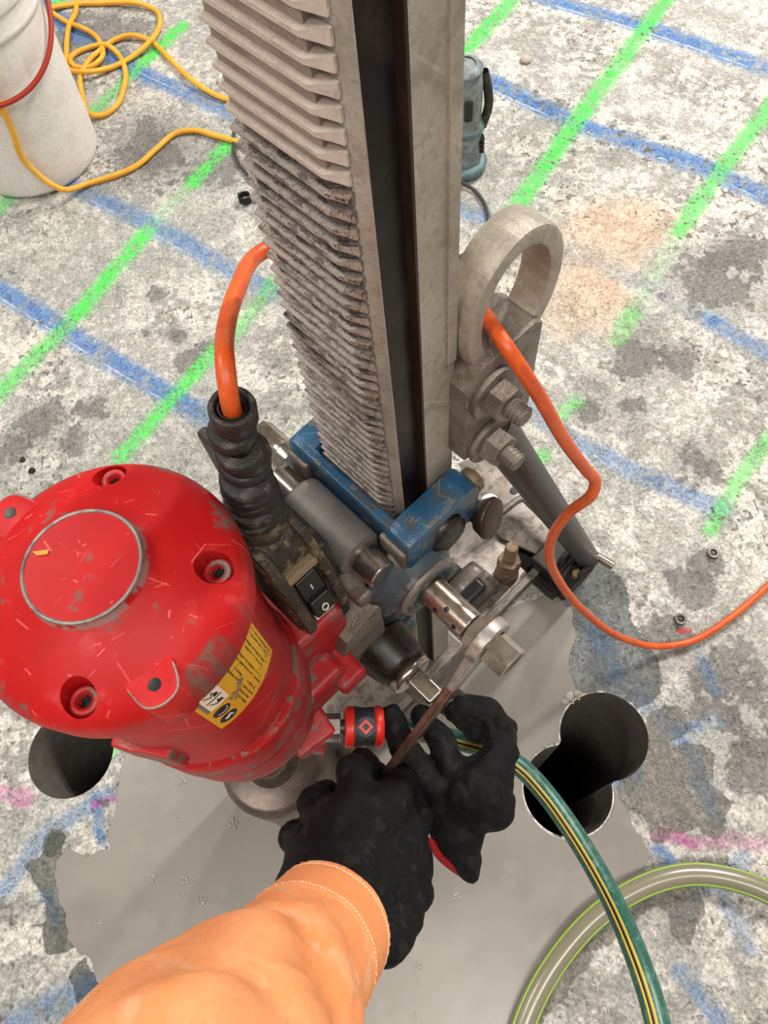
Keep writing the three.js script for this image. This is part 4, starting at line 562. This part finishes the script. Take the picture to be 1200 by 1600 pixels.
// ---------------------------------------------------------------- gloved hand and sleeve
{
  const A = (u, v, y) => at(u, v, y);
  const wrist = A(512, 1432, 0.475), el = A(400, 1600, 0.60);
  const t = thing('person', 'arm in a faded orange work sleeve and black glove gripping the wrench', 'person', A(455, 1530, 0.4).setY(0));
  const J = { pk: A(478, 1325, 0.445), rg: A(512, 1283, 0.458), md: A(558, 1258, 0.462), ix: A(612, 1252, 0.455) };
  const caps = [];
  for (const [k, r0, r1] of [['pk', 0.026, 0.0145], ['rg', 0.028, 0.016], ['md', 0.028, 0.0165], ['ix', 0.026, 0.0155]]) caps.push([capsule(wrist.clone().lerp(J[k], 0.12), J[k], r0, r1), 0.022]);
  caps.push([capsule(A(600, 1385, 0.45), A(635, 1300, 0.435), 0.026, 0.018), 0.02]);     // thumb root
  caps.push([capsule(A(560, 1370, 0.435), A(545, 1300, 0.43), 0.03, 0.025), 0.02]);      // palm
  const F = [
    [J.pk, A(463, 1308, 0.425), A(480, 1300, 0.395), A(515, 1305, 0.38), 0.0125],
    [J.rg, A(492, 1256, 0.435), A(508, 1246, 0.405), A(548, 1262, 0.385), 0.0135],
    [J.md, A(553, 1208, 0.452), A(566, 1196, 0.425), A(590, 1215, 0.395), 0.0138],
    [J.ix, A(630, 1225, 0.435), A(634, 1222, 0.405), A(610, 1245, 0.385), 0.0125],
  ];
  const fing = F.map(([a, b, c, d, r]) => [capsule(a, b, r * 1.12, r), capsule(b, c, r, r * 0.96), capsule(c, d, r * 0.96, r * 0.85)]);
  const thumb = [capsule(A(637, 1330, 0.425), A(648, 1278, 0.42), 0.0165, 0.0135), capsule(A(648, 1278, 0.42), A(638, 1240, 0.412), 0.0135, 0.0115)];
  const heel = [capsule(A(652, 1345, 0.415), A(648, 1395, 0.43), 0.0125, 0.015), capsule(A(630, 1430, 0.45), A(600, 1470, 0.475), 0.016, 0.018)];
  const hand = (x, y, z) => {
    let d = 1; for (const [f, k] of caps) d = smin(d, f(x, y, z), k);
    for (const f of fing) { let e = 1; for (const c of f) e = smin(e, c(x, y, z), 0.006); d = smin(d, e, 0.007); }
    let e = 1; for (const c of thumb) e = smin(e, c(x, y, z), 0.006); d = smin(d, e, 0.009); for (const c of heel) d = smin(d, c(x, y, z), 0.01);
    { const w = vn3(x * 50, y * 50, z * 50, 6), q = vn3(x * 75 + 3 * w, y * 75, z * 75 + 3 * w, 7) - 0.5; d += 0.0014 * Math.exp(-q * q * 160); }
    return d + 0.003 * (vn3(x * 70, y * 70, z * 70, 3) - 0.5) + 0.0008 * (vn3(x * 220, y * 90, z * 220, 4) - 0.5);
  };
  const cuff0 = wrist.clone().lerp(J.rg, 0.1), ad = el.clone().sub(wrist).normalize();
  const cuffF = capsule(cuff0.clone().addScaledVector(ad, -0.01), wrist.clone().addScaledVector(ad, 0.055), 0.037, 0.0405);
  const along = (x, y, z) => (x - wrist.x) * ad.x + (y - wrist.y) * ad.y + (z - wrist.z) * ad.z;
  const all = (x, y, z) => { let d = smin(hand(x, y, z), cuffF(x, y, z) + 0.0011 * Math.sin(along(x, y, z) * 1100), 0.02); return Math.max(d, along(x, y, z) - 0.062); };
  const lo = V3(9, 9, 9), hi = V3(-9, -9, -9); for (const p of [wrist, wrist.clone().addScaledVector(ad, 0.07), ...Object.values(J), ...F.flatMap((f) => f.slice(0, 4)), A(652, 1345, 0.415)]) { lo.min(p); hi.max(p); } lo.addScalar(-0.05); hi.addScalar(0.05);
  // the arm inside the sleeve
  const elb = A(250, 1740, 0.70);
  part(t, 'arm', nets((x, y, z) => smin(capsule(wrist.clone(), wrist.clone().lerp(elb, 0.45), 0.029, 0.040)(x, y, z), capsule(wrist.clone().lerp(elb, 0.45), elb, 0.04, 0.046)(x, y, z), 0.01), wrist.clone().min(elb).addScalar(-0.06), wrist.clone().max(elb).addScalar(0.06), 0.006), M.skin);
  part(t, 'glove', nets(all, lo, hi, 0.0022), M.glove, { label: 'black knitted work glove with coated palm' });
  // sleeve
  const axis = new THREE.CatmullRomCurve3([A(514, 1447, 0.505), A(474, 1502, 0.545), A(415, 1575, 0.595), A(330, 1660, 0.65), A(225, 1780, 0.70), A(60, 2000, 0.73), A(-120, 2250, 0.77)]), N = 220, Q = 110;
  const SL = axis.getLength(); const rad = (s) => lerp(0.0445, 0.060, sstep(0, 0.6, s)), P = [], I = [];
  const ref = V3(0, 1, 0);
  const ringAt = (s, inset) => { const c = axis.getPointAt(s), tg = axis.getTangentAt(s), n = ref.clone().addScaledVector(tg, -ref.dot(tg)).normalize(), b = new THREE.Vector3().crossVectors(tg, n), out = []; const L = s * SL;
    for (let j = 0; j < Q; j++) { const a = j / Q * 2 * Math.PI; let r = rad(s);
      const w = fbm(Math.cos(a) * 1.6 + 5 + L * 9, Math.sin(a) * 1.6 + 5 - L * 16, 3, 61) - 0.5; const fold = Math.sin(L * 95 + 2.2 * Math.sin(a + 0.6) + 5 * w) ;
      r += sstep(0.045, 0.11, L) * (0.0036 * fold * (0.4 + 0.6 * sstep(-0.4, 0.8, Math.sin(a * 1 + 2.0))) + 0.009 * w) + 0.003 * w;
      if (L < 0.044) { r += 0.0012 * sstep(0.044, 0.041, L) + 0.0006 * Math.sin(a * 46) * (Math.exp(-Math.pow((L - 0.004) / 0.0025, 2)) + Math.exp(-Math.pow((L - 0.040) / 0.003, 2))); r -= 0.0009 * (Math.exp(-Math.pow((L - 0.0065) / 0.0009, 2)) + Math.exp(-Math.pow((L - 0.0385) / 0.0009, 2))); }
      if (L < 0.003) r -= 0.0012 * (1 - L / 0.003);
      out.push(c.clone().addScaledVector(n, (r - inset) * Math.cos(a) * 0.98).addScaledVector(b, (r - inset) * Math.sin(a))); } return out; };
  const rows = []; for (let i = 12; i >= 0; i--) rows.push(ringAt(i / N, 0.0022)); for (let i = 0; i <= N; i++) rows.push(ringAt(i / N, 0)); { const last = rows[rows.length - 1], e = axis.getPointAt(1), tg = axis.getTangentAt(1); for (let k = 1; k <= 6; k++) { const a = k / 6 * Math.PI / 2; rows.push(last.map((p) => e.clone().lerp(p, Math.max(0.001, Math.cos(a))).addScaledVector(tg, 0.055 * Math.sin(a)))); } }
  rows.forEach((r) => r.forEach((p) => P.push(p.x, p.y, p.z))); for (let i = 0; i + 1 < rows.length; i++) for (let j = 0; j < Q; j++) { const k = (j + 1) % Q; I.push(i * Q + j, i * Q + k, (i + 1) * Q + j, i * Q + k, (i + 1) * Q + k, (i + 1) * Q + j); }
  const g = new THREE.BufferGeometry(); g.setAttribute('position', new THREE.Float32BufferAttribute(P, 3)); g.setIndex(I); g.computeVertexNormals();
  M.orangeCloth.side = THREE.DoubleSide;
  const sl = part(t, 'sleeve', g, M.orangeCloth, { label: 'faded orange work sleeve with stitched hem' });
  for (const s of [0.0065, 0.0385]) { const G = [], R = ringAt(s / SL, -0.0004); for (let j = 0; j < Q; j++) { const a = R[j], b = R[(j + 1) % Q]; G.push(rod(a.clone().lerp(b, 0.12), a.clone().lerp(b, 0.82), 0.00075, 0.00075, 5)); } part(sl, 'stitching', G, M.stitch, { kind: 'stuff' }); }
}
// ---------------------------------------------------------------- empty glove
{
  const A = (u, v, y) => at(u, v, y), t = thing('work_glove', 'empty black work glove with red cuff edge held beside the gripping hand', 'glove', A(730, 1240, 0.4).setY(0.34));
  const fing = [[A(612, 1124, 0.405), A(632, 1165, 0.415), 0.0118, 0.0122], [A(632, 1165, 0.415), A(672, 1232, 0.41), 0.0122, 0.015], [A(660, 1118, 0.405), A(690, 1160, 0.415), 0.0112, 0.0122], [A(690, 1160, 0.415), A(712, 1215, 0.41), 0.0122, 0.016]];
  const body = [[A(700, 1250, 0.405), A(745, 1240, 0.41), 0.022, 0.026], [A(745, 1240, 0.41), A(768, 1262, 0.405), 0.026, 0.0215], [A(695, 1270, 0.40), A(722, 1300, 0.40), 0.017, 0.018], [A(722, 1300, 0.40), A(738, 1372, 0.385), 0.018, 0.004], [A(700, 1296, 0.402), A(728, 1352, 0.39), 0.014, 0.009], [A(765, 1215, 0.41), A(780, 1180, 0.415), 0.020, 0.016]];
  const loop = [[A(782, 1185, 0.41), A(783, 1140, 0.412), 0.016, 0.0125], [A(783, 1140, 0.412), A(762, 1112, 0.41), 0.0125, 0.0115], [A(762, 1112, 0.41), A(715, 1107, 0.405), 0.0115, 0.0125], [A(715, 1110, 0.40), A(742, 1140, 0.385), 0.0125, 0.011], [A(742, 1140, 0.385), A(760, 1150, 0.38), 0.011, 0.009]];
  const mk = (l) => l.map(([a, b, r, s]) => capsule(a, b, r, s)), fb = mk(fing), bb = mk(body), lb = mk(loop);
  const f = (x, y, z) => { let d = 1; for (const c of bb) d = smin(d, c(x, y, z), 0.012); let e = 1; for (const c of lb) e = smin(e, c(x, y, z), 0.008); d = smin(d, e, 0.006); let k = 1; for (const c of fb) k = smin(k, c(x, y, z), 0.005); d = smin(d, k, 0.005);
    { const w = vn3(x * 38, y * 38, z * 38, 15), q = Math.abs(vn3(x * 60 + 2 * w, y * 60, z * 60 + 2 * w, 16) - 0.5); d += 0.0022 * Math.exp(-q * q * 110); }
    return d + 0.006 * (vn3(x * 45, y * 45, z * 45, 13) - 0.5) * 0.7 + 0.0022 * (vn3(x * 120, y * 120, z * 120, 14) - 0.5) + 0.0009 * Math.sin((x * 0.8 + z) * 900) * sstep(0.40, 0.385, y) * 0; };
  const lo = V3(9, 9, 9), hi = V3(-9, -9, -9); for (const l of [fing, body, loop]) for (const [a, b] of l) { lo.min(a).min(b); hi.max(a).max(b); } lo.addScalar(-0.035); hi.addScalar(0.035);
  part(t, 'glove_body', nets(f, lo, hi, 0.0024), M.glove);
  part(t, 'cuff_edge', tube([A(672, 1308, 0.405), A(679, 1325, 0.404), A(690, 1340, 0.40), A(704, 1352, 0.396), A(718, 1362, 0.39)], 0.0035, 40, 8), M.gloveTrim, { label: 'red edge of the glove cuff' });
}

// ---------------------------------------------------------------- slurry
{
  const px = [[205, 1120], [196, 1165], [188, 1210], [178, 1262], [170, 1320], [140, 1336], [96, 1334], [90, 1365], [96, 1410], [106, 1445], [112, 1480], [138, 1494], [150, 1530], [176, 1548], [260, 1580], [300, 1720], [560, 1760], [780, 1690], [812, 1600], [846, 1550], [872, 1512], [900, 1478], [936, 1444], [975, 1415], [1003, 1380], [1012, 1345], [1004, 1312], [985, 1280], [966, 1252], null, [888, 1050], [896, 1000], [890, 950], [860, 930], [760, 960], [620, 930], [500, 980], [380, 1060], [280, 1090]];
  const k0 = px.indexOf(null), open = [...px.slice(k0 + 1), ...px.slice(0, k0)].map(([u, v]) => { const p = at(u, v, 0); return V3(p.x, -p.z, 0); });
  const edge = new THREE.CatmullRomCurve3(open, false, 'centripetal').getPoints(420).map(({ x, y }) => [x + (fbm(x * 60, y * 60, 3, 91) - 0.5) * 0.016, y + (fbm(x * 60, y * 60, 3, 92) - 0.5) * 0.016]);
  // along the two core holes the edge follows their rim
  const arc = (c, a0, a1, n) => Array.from({ length: n }, (_, i) => { const a = lerp(a0, a1, i / (n - 1)) * Math.PI / 180; return [c[0] + (c[2] + 0.0022) * Math.cos(a), -c[1] + (c[2] + 0.0022) * Math.sin(a)]; });
  const far = (p, c) => Math.hypot(p[0] - c[0], p[1] + c[1]) > c[2] + 0.0021;
  const rim = [...arc(HOLES[2], 5, -300, 60).filter((p) => far(p, HOLES[1])), ...arc(HOLES[1], 250, 110, 40).filter((p) => far(p, HOLES[2]))];
  const pts = [...edge, ...rim];
  const s = pathOf(pts, THREE.Shape);
  const c = L2W(V3(0.0183, 0, 0.2344)); s.holes.push(pathOf(circ(c.x, -c.z, 0.0622, 48), THREE.Path));
  const g = new THREE.ExtrudeGeometry(s, { depth: 0.0004, bevelEnabled: true, bevelSize: 0.001, bevelThickness: 0.0008, bevelSegments: 2, bevelOffset: -0.001 }); g.rotateX(-Math.PI / 2); g.translate(0, 0.0003, 0);
  const swirl = (x, y, k) => fbm(x * k + 2 * fbm(x * k * 0.6, y * k * 0.6, 3, 31 + k), y * k, 4, 30 + k);
  const map = tile(1024, 0.8, (u, v) => { const a = fbm(u * 6, v * 6, 5, 44, 6), b = fbm(u * 24, v * 24, 4, 45, 24); const c2 = mix3(hex(0x807a72), hex(0x8b857d), sstep(0.35, 0.65, a)); const k = mix3(c2, hex(0x9f9991), 0.25 * sstep(0.62, 0.72, fbm(u * 16, v * 16, 4, 46, 16))); const n = 0.98 + 0.04 * b; return [k[0] * n, k[1] * n, k[2] * n]; });
  const bump = tile(512, 0.5, (u, v) => grey(fbm(u * 10, v * 10, 4, 47, 10)), false);
  const p = single('slurry_puddle', 'grey cement slurry puddle spread under the drill and arm', 'puddle', g, phy({ map, bumpMap: bump, bumpScale: 0.0012, roughness: 0.38, clearcoat: 0.3, clearcoatRoughness: 0.25 }), V3(0, 0, 0));
  const foam = std({ color: 0xa09990, roughness: 0.2 });
  for (const [u, v, n, r] of [[284, 1221, 9, .004], [275, 1274, 10, .003], [365, 1287, 14, .005], [238, 1370, 14, .004], [292, 1372, 14, .005], [316, 1407, 15, .004], [285, 1402, 8, .003], [320, 1433, 6, .002], [712, 1400, 10, .004], [640, 1468, 18, .0045], [655, 1508, 12, .0035], [154, 1438, 6, .003], [640, 1100, 8, .004], [655, 1090, 8, .004], [560, 1085, 8, .003], [896, 1090, 12, .005], [650, 1585, 6, .0025], [480, 1270, 6, .003], [530, 1080, 8, .004]]) {
    const c0 = at(u, v, 0.0012), G = []; for (let i = 0; i < n; i++) { const k = r * (0.15 + rnd() * 0.45), q = new THREE.SphereGeometry(k, 10, 7); q.scale(1, 0.7, 1); const a = rnd() * 6.283, R = r * 1.6 * Math.sqrt(rnd()); q.translate(c0.x + Math.cos(a) * R, 0.0016, c0.z + Math.sin(a) * R); G.push(q); }
    const m = new THREE.Mesh(join(G), foam); m.name = 'bubble_cluster'; m.castShadow = m.receiveShadow = true; m.userData.kind = 'stuff'; p.add(m);
  }
}

// ---------------------------------------------------------------- bucket
const BK = V3(-0.606, 0.001, -1.492);
{
  const t = thing('bucket', 'white plastic bucket with red bail handle', 'bucket', BK), H = 0.365;
  const bw = part(t, 'body', lathe([[0, 0], [0.118, 0], [0.127, 0.003], [0.1308, 0.012], [0.1315, 0.03], [0.143, 0.30], [0.1435, 0.302], [0.1475, 0.303], [0.1485, 0.312], [0.1445, 0.316], [0.1455, 0.34], [0.1505, 0.342], [0.151, 0.362], [0.148, H], [0.141, H - 0.001], [0.139, 0.34], [0.127, 0.012], [0, 0.008]], BK, YAX, 96), M.white);
  const top = BK.y + 0.326, dir = new THREE.Vector3().subVectors(V3(0, 0, 0), BK).setY(0).normalize(), sd = new THREE.Vector3().crossVectors(YAX, dir);
  const c = BK.clone().setY(0), P = [];
  for (let i = 0; i <= 20; i++) { const a = -Math.PI / 2 + i / 20 * Math.PI, r = 0.156; P.push(c.clone().addScaledVector(dir, 0.160 * Math.cos(a)).addScaledVector(sd, r * Math.sin(a)).setY(top - 0.105 * Math.cos(a))); }
  part(t, 'bail_handle', tube(P, 0.0048, 90, 12), M.redHandle, { label: 'red bail handle hanging down the side' });
  for (const k of [-1, 1]) part(t, 'ear', rod(c.clone().addScaledVector(sd, k * 0.145).setY(top), c.clone().addScaledVector(sd, k * 0.165).setY(top), 0.012), M.white);
}
// ---------------------------------------------------------------- yellow extension cord
{
  const F = (u, v, y = 0.006) => at(u, v, y);
  const px = [[-60, 60, 0.30], [-25, 110, 0.27], [0, 165, 0.23], [20, 205, 0.17], [34, 245, 0.1], [62, 275, 0.04], [98, 296, 0.03], [140, 286], [180, 274], [215, 258], [245, 232], [275, 208], [305, 204], [335, 212], [372, 222], [420, 240], [450, 250], [470, 220], [440, 190], [390, 165], [340, 150], [300, 125], [265, 92], [235, 64], [205, 55], [180, 62], [155, 80], [138, 96], [126, 120], [128, 145], [140, 178], [160, 180], [182, 165], [194, 135], [196, 112], [185, 85], [165, 70], [140, 74], [115, 85], [110, 95], [118, 104], [140, 105], [158, 92], [160, 75], [148, 55], [125, 42], [105, 35], [85, 22], [75, 15], [110, 7], [160, 5], [215, 5], [245, 18], [250, 36], [235, 64, 0.016], [205, 90], [175, 105], [140, 112, 0.016], [108, 108], [104, 80], [108, 40], [118, 20], [122, -5], [150, -60]];
  const onPail = (u, v) => { const a = at(u, v, 0.6), b = at(u, v, 0), dx = b.x - a.x, dz = b.z - a.z, ox = a.x - BK.x, oz = a.z - BK.z, r = 0.153, A = dx * dx + dz * dz, B = ox * dx + oz * dz, C = ox * ox + oz * oz - r * r; return a.lerp(b, (-B - Math.sqrt(Math.max(0, B * B - A * C))) / A); };
  const pts = px.map(([u, v, y], i) => i < 6 ? onPail(u, v) : F(u, v, (y ?? 0.007) + (i > 20 && y === undefined ? 0.004 * (i % 3 === 0 ? 1 : 0) : 0)));
  single('extension_cord', 'yellow extension cord coiled beside the white bucket', 'cord', tube(pts, 0.0058, 520, 12), M.cordYellow, pts[6].clone().setY(0));
}
// ---------------------------------------------------------------- grey power tool behind the column
{
  const f = at(722, 262, 0), t = thing('power_tool', 'small grey and teal power tool standing behind the column', 'power tool', f.clone().setY(0.001)), u = (h, dx = 0, dz = 0) => V3(f.x + dx, h, f.z + dz);
  const foot = part(t, 'sole_plate', lathe([[0, 0], [0.038, 0], [0.047, 0.006], [0.049, 0.016], [0.042, 0.026], [0, 0.028]], u(0.001), YAX, 36), M.toolTeal);
  part(t, 'body', [lathe([[0, 0.02], [0.034, 0.02], [0.037, 0.03], [0.034, 0.07], [0.036, 0.085], [0.038, 0.09], [0.037, 0.105], [0.033, 0.115], [0.034, 0.18], [0.031, 0.205], [0.026, 0.215], [0, 0.218]], u(0), YAX, 40)], M.toolGrey);
  part(t, 'collar', lathe([[0.034, 0.09], [0.0395, 0.092], [0.040, 0.1], [0.038, 0.104], [0.033, 0.106]], u(0), YAX, 40), M.toolTeal);
  part(t, 'grip', tube([u(0.09, 0.036, 0.002), u(0.13, 0.046, 0.002), u(0.17, 0.042, 0.002), u(0.2, 0.034, 0.002)], 0.0085, 30, 12), M.rubber);
  for (let i = 0; i < 4; i++) part(t, 'vent_slot', rbox(f.x + 0.028, f.x + 0.0385, 0.045 + i * 0.009, 0.049 + i * 0.009, f.z + 0.005, f.z + 0.022, 0.001), M.black);
  part(t, 'trigger', rbox(f.x - 0.006, f.x + 0.01, 0.13, 0.17, f.z + 0.026, f.z + 0.038, 0.003), M.black);
  part(t, 'top_ring', lathe([[0.022, 0.205], [0.0325, 0.206], [0.033, 0.212], [0.024, 0.218], [0.02, 0.218]], u(0), YAX, 36), M.toolGrey);
  part(t, 'cord', tube([u(0.02, 0.0, 0.04), at(722, 283, 0.012), at(740, 296, 0.006), at(755, 315, 0.006), at(763, 340, 0.006), at(760, 362, 0.006), at(720, 400, 0.006), at(640, 420, 0.006), at(520, 380, 0.006), at(440, 310, 0.006), at(405, 290, 0.006), at(384, 270, 0.006), at(370, 250, 0.006), at(365, 226, 0.006), at(372, 190, 0.006), at(420, 150, 0.006)], 0.0036, 200, 10), M.cordGrey, { label: 'thin dark grey cord' });
}
{
  const p = at(384, 316, 0), t = thing('cord_clip', 'small dark wire clip lying left of the column', 'clip', p.clone().setY(0));
  part(t, 'spring', tube(Array.from({ length: 26 }, (_, i) => V3(p.x + 0.011 * Math.cos(i * 0.9), 0.004 + i * 0.0006, p.z + 0.011 * Math.sin(i * 0.9))), 0.0022, 90, 6), M.black);
  part(t, 'tail', rod(V3(p.x, 0.006, p.z), V3(p.x + 0.05, 0.006, p.z + 0.006), 0.0025), M.black);
}
// ---------------------------------------------------------------- anchors, chips and small debris on the floor
for (const [u, v, lab] of [[1062, 969, 'open steel anchor sleeve beside the red paint dot'], [1113, 866, 'open steel anchor sleeve away from the cable']]) {
  const p = at(u, v, 0), t = thing('anchor_sleeve', lab, 'anchor', p, 0, 'drop-in anchors in the floor');
  part(t, 'sleeve', lathe([[0.0050, 0.0005], [0.0085, 0.0005], [0.0085, 0.0065], [0.0078, 0.0072], [0.0056, 0.0072], [0.0050, 0.0065], [0.0050, 0.0005]], p, YAX, 24), M.galv);
  part(t, 'bore', rod(p.clone().setY(0.001), p.clone().setY(0.0045), 0.0051), M.black);
}
{
  const stoneMat = std({ map: worn(0xb5aca2, { dark: 0xa0978d, light: 0xc8c0b6, grime: 0x8d857b, m: 0.06, size: 256, seed: 90 }), roughness: 0.9 });
  const spots = [[822, 92, .012, 'pale concrete chip lying beyond the core holes near the green line'], [890, 1088, .006, 'largest concrete crumb at the rim of the paired core holes'], [902, 1084, .005, 'middle-sized concrete crumb at the rim of the paired core holes'], [884, 1096, .004, 'smallest concrete crumb at the rim of the paired core holes'], [35, 718, .005, 'smaller of two dark lumps standing in for tiny floor holes behind the red motor'], [50, 735, .006, 'larger of two dark lumps standing in for tiny floor holes behind the red motor']];  // the dark pair stands in for tiny shaded holes in the floor
  for (const [u, v, r, lab] of spots) { const g = new THREE.IcosahedronGeometry(r, 1), q = g.attributes.position; for (let i = 0; i < q.count; i++) { const x = q.getX(i), y = q.getY(i), z = q.getZ(i), k = 0.75 + 0.5 * vn3(x / r * 1.3 + u, y / r * 1.3, z / r * 1.3 + v, 5); q.setXYZ(i, x * k, y * k * 0.6, z * k); } g.computeVertexNormals(); const p = at(u, v, r * 0.4); g.translate(p.x, p.y, p.z); single('concrete_chip', lab, 'chip', g, u < 60 ? M.blackSteel : stoneMat, p.clone().setY(0), 'chips on the floor'); }
}

renderer.render(scene, camera);
